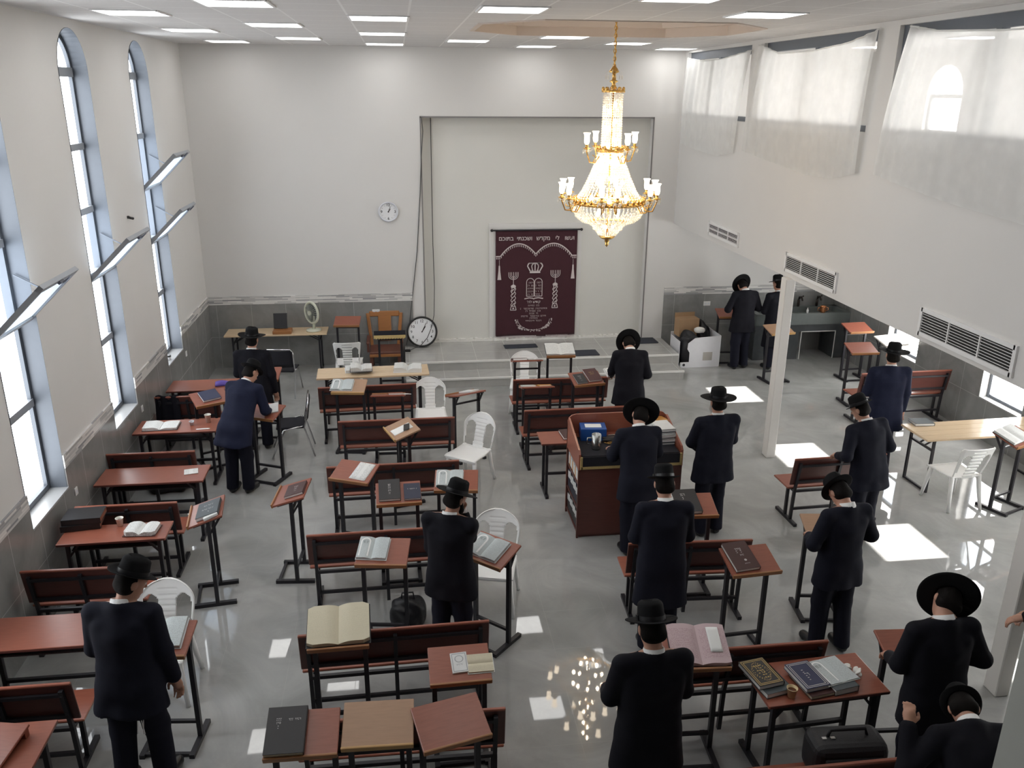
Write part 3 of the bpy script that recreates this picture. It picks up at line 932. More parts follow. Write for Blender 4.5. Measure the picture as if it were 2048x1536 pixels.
lectern('c13', .21, 4.51, 14, 'bare red-brown lectern turned askew, end of a row of three next to the aisle')
lectern('r1', 1.85, 12.24, 180, 'lectern seen edge-on in front of the white chair by the steps')
lectern('r2', 2.45, 12.70, -2, 'lectern with a big white open book before the platform steps')
lectern('r3', 2.58, 11.30, 8, 'red-brown lectern with two dark red books next to the man at the bench')
lectern('r4', 1.81, 11.02, 180, 'lectern seen edge-on with two thin books, before the dark bench')
lectern('r6', 2.80, 7.30, -3, 'red-brown lectern with a large black book between the reading platform and a bench')
lectern('r7', 2.96, 6.22, 4, 'red-brown lectern with a large dark brown book, standing free on one side of the bench')
lectern('r10', 2.05, 5.04, -3, 'lectern with a pink-gray open book beside the man with cropped hair')
lectern('M11', 3.95, 6.72, -8, 'pale lectern before the man standing in front of the sunlit patch', *P_)
lectern('M12', 3.68, 4.88, -4, 'bare red-brown lectern in front of the man with the wide tilted hat')
lectern('pil', 6.53, 13.60, 8, 'pale lectern standing right behind the slim white pillar', *P_)
lectern('e1', 7.97, 13.55, 4, 'red-brown lectern close to the stone sink')
lectern('e2', 7.38, 12.34, -2, 'red-brown lectern between the sink and the man in the dark overcoat')
lectern('e3', 8.12, 12.72, 12, 'sunlit white-topped lectern by the low window', 'pale_laminate', 'pale_laminate')
lectern('e4', 7.30, 8.58, 22, 'red-brown lectern with an open book at the edge of the pine table')
lectern('w17', 6.08, 14.80, -4, 'narrow red lectern in front of the man praying at the end wall')

# velvet cloth over its lectern
Mv = LEC['velvet']
o = link('velvet_cover', made('black_cloth', lambda b: [box(b, (0, .0, .007), (.52, .38, .012), None, .005), bx(b, -.26, .26, .185, .195, -.07, .01), bx(b, -.265, -.255, -.19, .18, -.06, .01), bx(b, .255, .265, -.19, .18, -.06, .01)]), None, Mv)
tag(o, 'black velvet cover with gold fringe laid over the lectern beside the big clock', 'cloth')
link('fringe', made('gold_fringe', lambda b: [bx(b, -.265 + i * .0152, -.265 + i * .0152 + .0155, .194, .203, -.115 - .008 * (i % 3), -.065) for i in range(35)]), o)

# ---- pine trestle tables
def trestle_kit(L, D):
    H = .76
    k = [('tabletop', made('pine', lambda b: [bx(b, -L / 2, L / 2, -D / 2 + i * D / 4 + .001, -D / 2 + (i + 1) * D / 4 - .001, H - .028, H, None, .003) for i in range(4)]))]
    for s in (-1, 1):
        x = s * (L / 2 - .14)
        def leg(b, x=x, s=s):
            for y in (-D / 2 + .05, D / 2 - .05): bar(b, (x, y, 0.0), (x, y, H - .03), .03)
            bar(b, (x, -D / 2 + .05, .015), (x, D / 2 - .05, .015), .025)
            bar(b, (x, -D / 2 + .05, .58), (x, D / 2 - .05, .58), .025)
        k.append(('leg', made('black_steel', leg)))
        for yy in (-.05, .05): k.append(('brace', made('black_steel', lambda b: bar(b, (x, yy, .58), (x - s * .26, yy, H - .035), .016))))
    return k
place(trestle_kit(1.78, .48), 'trestle_table', 'folding pine table with a fan against the gray end wall', 'table', at(-2.27, 15.06, 0, 0))
place(trestle_kit(1.70, .50), 'trestle_table', 'folding pine table with open books in the middle of the hall', 'table', at(-.50, 12.56, 0, 2))
place(trestle_kit(1.95, .56), 'trestle_table', 'folding pine table washed out by sunlight near the low windows', 'table', at(7.43, 9.33, 0, 2))

# ---- white plastic chairs
def plastic_chair_kit(round_back):
    sw = .215
    m = 'plastic_white'
    k = []
    def seat(b):
        def fn(u, v):
            x = (u - .5) * 2; y = v
            w = sw + .02 * y
            z = .435 + .012 * (x * x) - .012 * math.sin(y * PI) + (.0 if y < .9 else -.018 * (y - .9) * 10)
            return (x * w, -.21 + y * .43, z)
        sheet(b, 10, 12, fn, .012)
        bx(b, -sw, sw, .205, .217, .395, .43)
    k.append(('seat', made(m, seat)))
    Hb = .87
    def back(b):
        """one moulded shell: wide rim, solid middle with mould grooves, an opening on each side"""
        nu, nv = 38, 54
        def wid(v):
            if round_back: return (.205 + .035 * math.sin(v * 1.9)) * (1 if v < .62 else math.sqrt(max(0.0, 1 - ((v - .62) / .385) ** 2)) * .999 + .001)
            return .19 + .045 * v - (.0 if v < .93 else .03 * ((v - .93) / .07) ** 2)
        def P(u, v, d=0.0):
            w = wid(v); x = (u * 2 - 1) * w
            z = .42 + (Hb - .42) * v
            y = -.20 - .12 * v - .05 * (1 - (x / .25) ** 2) * v
            mid = abs(x) < .085
            if mid and (v * 10) % 1 < .22 and .08 < v < .86: y -= .006
            if abs(u * 2 - 1) > .93: y += .012
            return Vector((x, y - d, z))
        def hole(i, j):
            u, v = (i + .5) / nu, (j + .5) / nv
            x = abs((u * 2 - 1) * wid(v))
            if v < .03: return .09 < x < .165
            if not round_back and x < .08 and .06 < v < .90 and (v * 9) % 1 < .28: return True
            lo, hi = .074 + .03 * max(0, v - .5), wid(.5) - .028
            top = .74 if round_back else .80
            c, r = (lo + hi) / 2, (hi - lo) / 2
            return .06 < v < top and abs(x - c) < r * min(1, math.sqrt(max(0, (top - v) / .10)))
        G = {}
        def vert(i, j, l):
            if (i, j, l) not in G: G[i, j, l] = b.verts.new(P(i / nu, j / nv, .014 if l else 0))
            return G[i, j, l]
        S = {(i, j) for i in range(nu) for j in range(nv) if not hole(i, j)}
        for i, j in S:
            for l in (0, 1):
                q = [vert(i, j, l), vert(i + 1, j, l), vert(i + 1, j + 1, l), vert(i, j + 1, l)]
                f = b.faces.new(q if l == 0 else q[::-1]); f.smooth = True
            for di, dj, e in ((-1, 0, ((i, j + 1), (i, j))), (1, 0, ((i + 1, j), (i + 1, j + 1))), (0, -1, ((i, j), (i + 1, j))), (0, 1, ((i + 1, j + 1), (i, j + 1)))):
                if (i + di, j + dj) not in S:
                    f = b.faces.new((vert(*e[0], 0), vert(*e[0], 1), vert(*e[1], 1), vert(*e[1], 0)))
    k.append(('backrest', made(m, back)))
    for sx in (-1, 1):
        k.append(('leg', made(m, lambda b: [tube(b, [(sx * .19, .17, .43), (sx * .215, .20, .2), (sx * .235, .225, 0.002)], [.030, .024, .019], 8)])))
        k.append(('leg', made(m, lambda b: [tube(b, [(sx * .185, -.19, .45), (sx * .205, -.235, .2), (sx * .225, -.28, 0.002)], [.030, .024, .019], 8)])))
    return k
ck_round, ck_square = plastic_chair_kit(True), plastic_chair_kit(False)
def wchair(kit, x, y, rz, label): place(kit, 'plastic_chair', label, 'chair', at(x, y, 0, rz), 'white plastic chairs')
wchair(ck_square, -.97, 14.16, 0, 'white plastic chair with slatted back beyond the pine table of open books')
wchair(ck_round, .34, 11.48, 180, 'white plastic chair facing out between two dark benches by the aisle')
wchair(ck_round, .77, 10.02, 143, 'white plastic chair turned into the aisle at the end of a dark bench')
wchair(ck_round, .78, 7.24, 165, 'white plastic chair behind the angled lectern of the man in the tall hat')
wchair(ck_round, -2.12, 6.28, 178, 'white plastic chair beside the bent man, partly hidden by his lectern')
wchair(ck_round, 1.88, 12.66, 172, 'white plastic chair in front of the platform steps')
wchair(ck_square, 6.75, 8.80, 4, 'white plastic chair washed by sunlight under the gallery')

# black folding chair with chrome tube
def folding_chair():
    k = []
    k.append(('backrest', made('black_cloth', lambda b: sheet(b, 10, 4, lambda u, v: ((u - .5) * .42, -.20 - .04 * (1 - (2 * u - 1) ** 2) - .04 * v, .55 + .28 * v), .02))))
    k.append(('seat', made('black_cloth', lambda b: bx(b, -.20, .20, -.18, .20, .43, .46, None, .01))))
    fr = lambda b: tube(b, [(sx * x, y, z) for sx, pts in ((-1, [(.225, -.30, .01), (.225, -.18, .45), (.225, -.22, .62), (.225, -.25, .80), (.19, -.255, .845)]), (1, [(.19, -.255, .845), (.225, -.25, .80), (.225, -.22, .62), (.225, -.18, .45), (.225, -.30, .01)])) for x, y, z in pts], .011, 8)
    k.append(('frame', made('chrome', fr)))
    for sx in (-1, 1): k.append(('leg', made('chrome', lambda b: tube(b, [(sx * .21, .28, .01), (sx * .21, .10, .42), (sx * .21, -.16, .47)], .011, 8))))
    return k
FC = folding_chair()
place(FC, 'folding_chair', 'black upholstered chair with a chrome frame before the pine table at the end wall', 'chair', at(-2.02, 13.84, 0, -8), 'black chrome chairs')
place(FC, 'folding_chair', 'black chrome chair beside the man in the long coat, mostly behind him', 'chair', at(-1.62, 11.30, 0, 95), 'black chrome chairs')

# carved wooden armchair by the end wall
def armchair():
    k = [('seat', made('chair_wood_dark', lambda b: bx(b, -.28, .28, -.26, .26, .40, .47, None, .015)), [('seat_rail', made('chair_wood', lambda b: bx(b, -.28, .28, -.275, -.255, .36, .42, None, .005)))])]
    for sx in (-1, 1):
        k.append(('back_post', made('chair_wood', lambda b: box(b, (0, 0, .37), (.06, .04, .78), Matrix.Translation((sx * .24, .24, .42)) @ Matrix.Rotation(R(-7), 4, 'X') @ Matrix.Rotation(R(sx * 5), 4, 'Y'), .008))))
        k.append(('leg', made('chair_wood_dark', lambda b: bx(b, sx * .25 - .03, sx * .25 + .03, -.25, -.19, 0, .41, None, .006))))
        k.append(('leg', made('chair_wood_dark', lambda b: bx(b, sx * .25 - .03, sx * .25 + .03, .19, .25, 0, .42, None, .006))))
        k.append(('arm', made('chair_wood_dark', lambda b: [bx(b, sx * .30 - .03, sx * .30 + .03, -.24, .26, .64, .69, None, .01), bx(b, sx * .30 - .02, sx * .30 + .02, -.22, -.17, .46, .65)])))
    k.append(('back_panel', made('chair_wood', lambda b: [box(b, (0, 0, .38), (.24, .025, .62), Matrix.Translation((0, .245, .48)) @ Matrix.Rotation(R(-7), 4, 'X'), .01), box(b, (0, 0, .71), (.56, .045, .13), Matrix.Translation((0, .25, .45)) @ Matrix.Rotation(R(-7), 4, 'X'), .03, 3)])))
    return k
place(armchair(), 'armchair', 'honey-brown wooden armchair against the end wall behind the velvet lectern', 'armchair', at(-.36, 15.05, 0, 0) @ Matrix.Diagonal((1, 1, .83, 1)))

# ---- reading platform (bimah): cabinet with raised sides, sloped top and book bays
def bimah():
    X0, X1, Y0, Y1 = -.60, .60, -.33, .36
    k = []
    k.append(('front_panel', made('mahogany_dark', lambda b: bx(b, X0 + .02, X1 - .02, Y0, Y0 + .025, .04, .98))))
    k.append(('back_panel', made('mahogany', lambda b: prism(b, [(X0, .04), (X1, .04), (X1, 1.18)] + [(X1 - .10 + .10 * math.cos(a), 1.18 + .09 * math.sin(a)) for a in (.5, 1.0, 1.5)] + [(X0 + .10 - .10 * math.cos(a), 1.18 + .09 * math.sin(a)) for a in (1.5, 1.0, .5)] + [(X0, 1.18)], 0, .025, Matrix(((1, 0, 0, 0), (0, 0, -1, Y1), (0, 1, 0, 0), (0, 0, 0, 1)))))))
    for x in (X0, X1 - .022):
        k.append(('side_panel', made('mahogany', lambda b: prism(b, [(Y0 - .01, .86), (Y1, .86), (Y1, 1.19), (Y1 - .06, 1.24), (Y0 + .03, 1.09), (Y0 - .01, 1.05)], 0, .022, Matrix(((0, 0, 1, x), (1, 0, 0, 0), (0, 1, 0, 0), (0, 0, 0, 1)))))))
        for yy in (Y0, Y1 - .03): k.append(('shelf_upright', made('mahogany_dark', lambda b: bx(b, x, x + .022, yy, yy + .03, .0, .86))))
    k.append(('worktop', made('mahogany', lambda b: box(b, (0, .01, 0), (1.16, .66, .022), Matrix.Translation((0, 0, 1.0)) @ Matrix.Rotation(R(3), 4, 'X')))))
    for z in (.07, .36, .66):
        k.append(('shelf', made('mahogany_dark', lambda b: bx(b, X0 + .01, X1 - .01, Y0 + .03, Y1 - .005, z - .02, z))))
    k.append(('partition', made('mahogany_dark', lambda b: bx(b, -.30, -.28, Y0 + .03, Y1 - .01, .04, .96))))
    k.append(('plinth', made('mahogany_dark', lambda b: bx(b, X0 + .03, X1 - .03, Y0 + .03, Y1 - .02, 0, .05))))
    return k
BX, BY = 2.475, 8.76
BIM = at(BX, BY)
place(bimah(), 'reading_platform', 'dark red reading platform cabinet with raised sides and book bays in the middle', 'reading platform', BIM)
def velvet(b):
    bx(b, -.56, .56, -.335, .20, 1.006, 1.016); bx(b, -.56, .56, -.352, -.338, .915, 1.012)
o = link('velvet_cover', made('black_cloth', lambda b: [box(b, (0, -.05, 1.021), (1.12, .56, .008), Matrix.Rotation(0, 4, 'X')), bx(b, -.56, .56, -.352, -.340, .91, 1.02)]), None, BIM)
tag(o, 'black velvet cover with a gold border hanging over the front of the reading platform', 'cloth')
link('fringe', made('gold_fringe', lambda b: [bx(b, -.575, .575, -.358, -.352, .875, .905), bx(b, -.585, -.56, -.358, -.338, .875, 1.02), bx(b, .56, .585, -.358, -.338, .875, 1.02)]), o)

# ---- stone washing sink under the gallery
def sink():
    k = [('basin', made('sink_top', lambda b: [bx(b, 6.60, 8.48, 14.72, 14.80, .70, .92), bx(b, 6.60, 8.48, 14.80, 15.34, .74, .78), bx(b, 6.60, 6.70, 14.80, 15.34, .78, .92), bx(b, 8.38, 8.48, 14.80, 15.34, .78, .92), bx(b, 6.60, 8.48, 15.24, 15.36, .78, .92)]))]
    for x in (6.62, 7.30, 8.26): k.append(('support', made('sink_stone', lambda b: bx(b, x, x + .22, 14.78, 15.36, 0, .70))))
    k.append(('apron', made('sink_stone', lambda b: bx(b, 6.62, 8.48, 14.76, 14.78, .56, .70))))
    k.append(('edge_strip', made('nosing', lambda b: [bx(b, 7.545, 7.56, 14.755, 14.765, .0, .56), bx(b, 7.545, 8.25, 14.755, 14.765, .545, .56), bx(b, 8.235, 8.25, 14.755, 14.765, .0, .56), bx(b, 7.28, 7.295, 14.77, 14.78, .0, .70)])))
    for x in (7.28, 7.68, 8.06):
        k.append(('tap', made('bronze', lambda b: [cyl(b, (x, 15.28, .92), (x, 15.28, 1.06), .026, 10), tube(b, [(x, 15.28, 1.05), (x, 15.26, 1.12), (x, 15.17, 1.13), (x, 15.12, 1.07)], .016, 8), tube(b, [(x, 15.28, 1.07), (x + .07, 15.27, 1.12)], .012, 6)]), [('tap_handle', made('bronze', lambda b: ball(b, (x + .08, 15.27, 1.125), .016, 8, 6)))]))
    return k
place(sink(), 'washing_sink', 'dark stone washing sink with bronze taps under the gallery', 'sink', Matrix.Identity(4))
def washcup(b):
    lathe(b, [(0.0, 0), (.045, .002), (.06, .05), (.055, .11), (.064, .125), (.058, .125), (.05, .11), (.054, .05), (0, .012)], 16)
def handles(b):
    for s in (-1, 1): tube(b, [(s * .055, 0, .10), (s * .10, 0, .095), (s * .105, 0, .05), (s * .058, 0, .03)], .007, 6)
o = link('washing_cup', made('copper', washcup), None, at(7.93, 14.76, .92)); tag(o, 'copper two-handled washing cup on the rim of the stone sink', 'cup')
link('handle', made('copper', handles), o)
o = link('soap_bottle', made('white_metal', lambda b: lathe(b, [(0, 0), (.022, 0), (.022, .06), (.008, .075), (.008, .10), (0, .10)], 10)), None, at(7.62, 14.76, .92)); tag(o, 'tiny white bottle on the sink rim below the taps', 'bottle')
# ------------------------------------------------------------------ books and papers
def closed_parts(w, h, t, cover, pages='paper', marks=None, gilt='gilt', border=False, spine=1):
    bt = min(.004, t * .2)
    def cov(b):
        bx(b, -w / 2, w / 2, -h / 2, h / 2, 0, bt, None, .001); bx(b, -w / 2, w / 2, -h / 2, h / 2, t - bt, t, None, .001)
        x = spine * w / 2
        bx(b, min(x, x - spine * bt * 1.4), max(x, x - spine * bt * 1.4), -h / 2, h / 2, 0, t, None, .001)
    k = [('cover', made(cover, cov)), ('page_block', made(pages, lambda b: bx(b, -w / 2 + .004, w / 2 - .004, -h / 2 + .004, h / 2 - .004, bt, t - bt)))]
    if marks or border:
        def let(b):
            Z = Matrix.Translation((0, 0, t))
            if border:
                for g in (.012, .026) if border is True else (.012,):
                    for s in (-1, 1):
                        bx(b, -w / 2 + g, w / 2 - g, s * (h / 2 - g) - .0022, s * (h / 2 - g) + .0022, t, t + .0008)
                        bx(b, s * (w / 2 - g) - .0022, s * (w / 2 - g) + .0022, -h / 2 + g, h / 2 - g, t, t + .0008)
            for q in (marks or []):
                if q[0] == 'line': strokes(b, q[1], q[2], q[3], q[4], q[5], Z, .0008, seed=int(1000 * (q[1] + q[2])) & 255)
                elif q[0] == 'disc': cyl(b, (q[1], q[2], t), (q[1], q[2], t + .0008), q[3], 14)
                elif q[0] == 'ring':
                    for i in range(24):
                        a = 2 * PI * i / 24
                        box(b, (q[1] + q[3] * math.cos(a), q[2] + q[4] * math.sin(a), t + .0004), (.006, .006, .0008), None)
        k.append(('lettering', made(gilt, let)))
    return k
def closed(M, w, h, t, cover, label, pages='paper', marks=None, gilt='gilt', border=False, spine=1, group=None, cat='book'):
    return place(closed_parts(w, h, t, cover, pages, marks, gilt, border, spine), 'book', label, cat, M, group)

def openbook(M, w, h, t, page, cover, label, arch=False, tl=None, bulge=1.0, edge=None, clip=0.0, group=None):
    """open book lying flat: two curved blocks of pages on a spread cover"""
    tl = t if tl is None else tl
    k = [('cover', made(cover, lambda b: bx(b, -w / 2 - .006, w / 2 + .006, -h / 2 - .006, h / 2 + .006, 0, .004, None, .001)))]
    for s, tt in ((-1, tl), (1, t)):
        def fn(u, v, s=s, tt=tt):
            x = s * u * (w / 2 - .002)
            z = .004 + tt * (.30 + .70 * math.sin(min(1, u * 2.2) * PI / 2)) * (1 - .16 * u) * bulge if u > 0 else .004 + tt * .25
            y = (v - .5) * h
            if clip and u > .8: y *= 1 - clip * (u - .8) / .2
            return (x, y, z)
        def pg(b, fn=fn):
            sheet(b, 10, 2, fn)
            for v in (0, 1):                           # cut edges of the page block
                for i in range(10):
                    p, q = Vector(fn(i / 10, v)), Vector(fn((i + 1) / 10, v))
                    b.faces.new([b.verts.new(c) for c in (p, q, (q.x, q.y, .004), (p.x, p.y, .004))])
            p, q = Vector(fn(1, 0)), Vector(fn(1, 1))
            b.faces.new([b.verts.new(c) for c in (p, q, (q.x, q.y, .004), (p.x, p.y, .004))])
        subs = []
        if arch and s == -1:
            def ar(b, fn=fn, s=s):
                cx, aw, y0, y1 = -w * .27, w * .165, -h * .42, h * .44
                def P(x, y): 
                    z = fn(min(1, abs(x) / (w / 2)), .5)[2] + .0012
                    return Vector((x, y, z))
                outl = [(cx - aw, y0)] + [(cx + aw * math.cos(PI - PI * i / 14), y1 - aw + aw * math.sin(PI * i / 14)) for i in range(15)] + [(cx + aw, y0)]
                inn = [(cx - aw * .72, y0)] + [(cx + aw * .72 * math.cos(PI - PI * i / 14), y1 - aw + aw * .72 * math.sin(PI * i / 14)) for i in range(15)] + [(cx + aw * .72, y0)]
                A = [b.verts.new(P(*p)) for p in outl]; B = [b.verts.new(P(*p)) for p in inn]
                for i in range(len(A) - 1): b.faces.new((A[i], A[i + 1], B[i + 1], B[i]))
            subs.append(('printed_arch', made('arch_white', ar)))
            def hd(b):
                z = fn(.54, .5)[2] + .0014
                strokes(b, -w * .27, h * .26, w * .17, .014, 6, Matrix.Translation((0, 0, z)), .0006, 3)
                strokes(b, -w * .27, h * .20, w * .15, .012, 6, Matrix.Translation((0, 0, z)), .0006, 5)
            subs.append(('heading', made('ink', hd)))
        k.append(('pages', made(page, pg), subs))
    return place(k, 'open_book', label, 'book', M, group)

def sheet_of(M, w, h, label, m='page_white', t=.002, name='paper_sheet', cat='paper'):
    o = link(name, made(m, lambda b: sheet(b, 6, 6, lambda u, v: ((u - .5) * w, (v - .5) * h, t + .004 * math.sin(u * 3) * math.sin(v * 2.5)), t)), None, M)
    return tag(o, label, cat)

MK1 = [('line', 0, .05, .05, .02, 3), ('line', 0, .015, .03, .012, 3), ('line', 0, -.01, .03, .01, 3), ('line', 0, -.05, .035, .008, 4)]
# left block
closed(at(-3.24, 7.96, .753, 98), .26, .36, .06, 'cover_black', 'thick black volume lying under another one on the desk by the window', 'marbled_edge', spine=-1)
closed(at(-3.22, 7.97, .813, 94), .26, .36, .06, 'cover_black', 'thick black volume with red marbled edge, upper one of two on the desk', 'marbled_edge', spine=-1)
openbook(at(-2.62, 7.76, .753, -4), .30, .22, .045, 'page_white', 'cover_brown', 'open book with white pages on the desk with the thick black volumes', tl=.05, clip=.25)
def cup(M, label, m='foam_cup', r=.036, h=.085, drink=True, name='cup'):
    k = [('body', made(m, lambda b: lathe(b, [(0, 0), (r * .72, 0), (r, h), (r + .003, h), (r + .003, h - .004), (r - .003, h - .004), (r * .70, .004), (0, .004)], 18)))]
    if drink: k.append(('drink', made('tea', lambda b: cyl(b, (0, 0, h * .70), (0, 0, h * .72), r * .9, 16))))
    return place(k, name, label, 'cup', M)
cup(at(-2.87, 7.90, .752), 'small foam cup of dark drink on the desk by the open book')
openbook(at(-3.14, 10.56, .752, 2), .42, .26, .03, 'page_white', 'cover_black', 'large open white ledger-sized book on the desk with paper cups', tl=.045, clip=.05)
cup(at(-2.58, 10.66, .752), 'white paper cup standing at the edge of the desk with the big open book', r=.04, h=.11, drink=False)
cup(at(-2.77, 10.58, .752), 'small clear plastic cup of amber drink between book and white cup', 'frosted', r=.03, h=.06)
sheet_of(at(-2.60, 10.43, .752, 4), .17, .03, 'narrow white paper strip at the edge of the desk with the cups', 'paper')
def pamphlet(b): bx(b, -.075, .075, -.07, .07, 0, .006, None, .001)
o = link('pamphlet', made('page_white', pamphlet), None, at(-2.46, 9.12, .752, 12)); tag(o, 'small white pamphlet alone on the glossy desk', 'booklet')
o = link('purple_cloth', made('purple_cloth', lambda b: sheet(b, 10, 6, lambda u, v: ((u - .5) * .26, (v - .5) * .18, .02 + .03 * math.sin(u * 5) * math.sin(v * 4) ** 2), .015)), None, at(-2.66, 12.20, .752, 10)); tag(o, 'purple cloth bundle on the red-brown desk', 'cloth')
# loose slanted board on the corner desk
o = link('slanted_board', made('mahogany', lambda b: [box(b, (0, 0, .045), (.42, .36, .02), Matrix.Rotation(R(10), 4, 'X'), .004), bx(b, -.2, .2, .12, .16, 0, .06)]), None, at(-2.82, 4.84, .752, -12)); tag(o, 'loose slanted wooden board lying on the corner desk', 'board')
# loose coat, bags
def coat(b):
    def fn(u, v):
        t = v * 2 - 1
        y = -.06 + (t * .09 if t > 0 else t * .05) + .015 * math.sin(u * 14)
        z = .87 - abs(t) ** 1.3 * .50 + .01 * math.sin(u * 9)
        return ((u - .5) * .30 * (1 + .15 * abs(t)), y, z)
    sheet(b, 14, 16, fn, .02)
o = link('coat', made('suit_black', coat), None, at(-3.28, 11.50)); tag(o, 'dark coat draped over the end of a bench back under the arched windows', 'coat')
def lump(seed, sx, sy, sz, n=3):
    rnd = random.Random(seed)
    k = [(rnd.uniform(3, 9), rnd.uniform(3, 9), rnd.uniform(0, 6), rnd.uniform(.02, .06)) for _ in range(n * 2)]
    def f(b):
        o = bmesh.ops.create_icosphere(b, subdivisions=4, radius=1)
        for v in o['verts']:
            p = v.co.copy()
            d = 1 + sum(a[3] * math.sin(a[0] * p.x + a[1] * p.y + a[2] + 3 * p.z) for a in k)
            p = Vector([math.copysign(abs(c) ** .75, c) for c in p]) * d
            v.co = Vector((p.x * sx, p.y * sy, max(0, (p.z + .8) * sz * .55)))
            for fc in v.link_faces: fc.smooth = True
    return f
def bag(M, sx, sy, sz, label, seed, m='bag_black', strap=True, name='bag'):
    k = [('body', made(m, lump(seed, sx, sy, sz)))]
    if strap: k.append(('handle', made(m, lambda b: tube(b, [(-sx * .4, 0, sz * .85), (-sx * .3, .02, sz * 1.15), (sx * .3, .02, sz * 1.15), (sx * .4, 0, sz * .85)], .009, 6))))
    return place(k, name, label, 'bag', M)
bag(at(-3.05, 10.28, 0, 5), .26, .16, .34, 'dark bag on the floor under the desk with the big open book', 4)
bag(at(-.06, 6.98, 0, 0), .17, .13, .30, 'black bag at the foot of the middle lectern with the arch-printed book', 7)
bag(at(2.46, 11.98, .447, 0), .17, .10, .12, 'dark bundle on the seat of the bench before the steps', 9, strap=False, name='cloth_bundle')
sheet_of(at(2.88, 12.0, .45, 20), .14, .16, 'crumpled white bag on the end of the bench seat before the steps', 'tissue', .012, 'plastic_bag', 'bag')
def duffel():
    k = [('body', made('nylon_black', lambda b: box(b, (0, 0, .15), (.52, .27, .30), None, .09, 5)))]
    k.append(('front_pocket', made('nylon_black', lambda b: box(b, (0, -.135, .13), (.40, .05, .19), None, .02, 3))))
    k.append(('handle', made('nylon_black', lambda b: tube(b, [(-.14, 0, .29), (-.12, 0, .35), (.12, 0, .35), (.14, 0, .29)], .012, 8))))
    k.append(('badge', made('silver_foil', lambda b: [box(b, (-.17, -.02, .303), (.03, .02, .004)), box(b, (-.11, -.02, .303), (.03, .02, .004))])))
    return k
place(duffel(), 'duffel_bag', 'bulky black bag on the bench seat behind the desk of decorated books', 'bag', at(2.88, 4.29, .447, -3))

# lectern books
closed(on('S2', .02, .05, 92), .20, .27, .028, 'cover_brown', 'dark brown book on the free lectern in the aisle', marks=MK1, gilt='silver_foil')
closed(on('S1', .03, .03, 88), .22, .31, .035, 'cover_gray', 'gray-black book with silver lettering on the sideways lectern', marks=[('line', 0, .06, .10, .02, 5), ('line', 0, -.02, .12, .02, 6), ('line', 0, -.08, .04, .02, 2)], gilt='silver_foil')
o = link('spectacles_case', made('cover_white', lambda b: bx(b, -.022, .022, -.07, .07, 0, .03, None, .01, 3)), None, on('S1', .20, .06, 10)); tag(o, 'pale narrow case beside the gray-black book on the sideways lectern', 'case')
openbook(on('c1', -.10, .0, 0), .30, .24, .028, 'page_bluish', 'cover_white', 'open book with a printed arch on the pale-topped lectern', arch=True, bulge=1.1)
closed(on('c2', -.10, .02, 4), .20, .24, .022, 'marbled_edge', 'book with a reddish marbled cover on the low edge-on lectern', marks=None)
sheet_of(on('c2', -.24, .06, 20), .10, .16, 'curled white page at the end of the marbled book', 'paper', .008)
closed(on('c905', -.06, .0, 14), .17, .24, .020, 'cover_white', 'white booklet on the edge-on lectern alone in the aisle')
sheet_of(on('c3', .02, -.01, 2), .17, .25, 'white sheet on the pale sideways lectern', 'paper')
def phone(b): bx(b, -.037, .037, -.076, .076, 0, .009, None, .006, 3)
o = link('phone', made('black_plastic', phone), None, on('c3', .045, .05, 70, .009)); tag(o, 'black phone lying on the white sheet of the pale lectern', 'phone')
sheet_of(on('c4', .09, .01, -4), .19, .27, 'plain white sheet on the turned red-brown lectern', 'page_white')
closed(on('c5', -.09, .03, 0), .22, .30, .030, 'cover_black', 'large black book with silver lettering, upright beside a navy one', marks=[('line', 0, .06, .03, .03, 2), ('line', 0, .02, .03, .02, 2), ('line', 0, -.02, .03, .02, 2), ('line', 0, -.06, .02, .02, 2)], gilt='silver_foil')
closed(on('c5', .14, -.01, 0), .17, .23, .024, 'cover_navy', 'navy blue book with one silver line beside the large black book', marks=[('line', 0, .03, .10, .012, 9)], gilt='silver_foil')
openbook(on('c6', -.07, .02, 0), .28, .24, .022, 'page_bluish', 'cover_white', 'open arch-printed book partly hidden by the tall hat', arch=True)
openbook(on('c7', -.09, .02, -2), .27, .25, .030, 'page_bluish', 'cover_white', 'open arch-printed book on the middle lectern before the long bench', arch=True)
openbook(on('c8', -.03, .0, 0), .34, .25, .030, 'page_bluish', 'cover_white', 'open arch-printed book between the man in the tall hat and a white chair', arch=True)
openbook(on('c9', .0, .035, 1), .47, .36, .045, 'page_cream', 'cover_black', 'huge cream open book covering its whole lectern', tl=.04, clip=.12)
closed(on('c10', .0, .0, 3), .125, .175, .014, 'cover_white', 'small white book with a printed frame on the low lectern', marks=[('ring', 0, .03, .03, .028), ('line', 0, -.02, .05, .012, 5)], gilt='ink_gray', border='single')
openbook(on('c10', .155, -.02, 90), .16, .19, .014, 'page_cream', 'paper', 'small open notebook hanging over the edge of the low lectern')
closed(on('c11', -.10, .0, 0), .25, .33, .045, 'cover_black', 'big black book with small silver lettering on the end lectern', pages='page_cream', marks=[('line', .05, .07, .08, .012, 8), ('line', -.05, .075, .035, .014, 3), ('line', -.05, .05, .03, .012, 3), ('line', -.05, .02, .008, .02, 1)], gilt='silver_foil')
openbook(on('M3', .0, .03, 3), .34, .27, .035, 'page_bluish', 'cover_white', 'open arch-printed book in front of the bent man by the windows', arch=True)
closed(on('r1', .12, .0, 0), .22, .25, .035, 'cover_brown', 'brown book on the edge-on lectern before the white chair')
openbook(on('r1', -.11, .0, 0), .20, .22, .02, 'page_white', 'cover_black', 'small open book on the edge-on lectern before the white chair')
openbook(on('r2', .0, .02, 0), .46, .31, .028, 'page_white', 'cover_black', 'large white open book on the lectern before the steps')
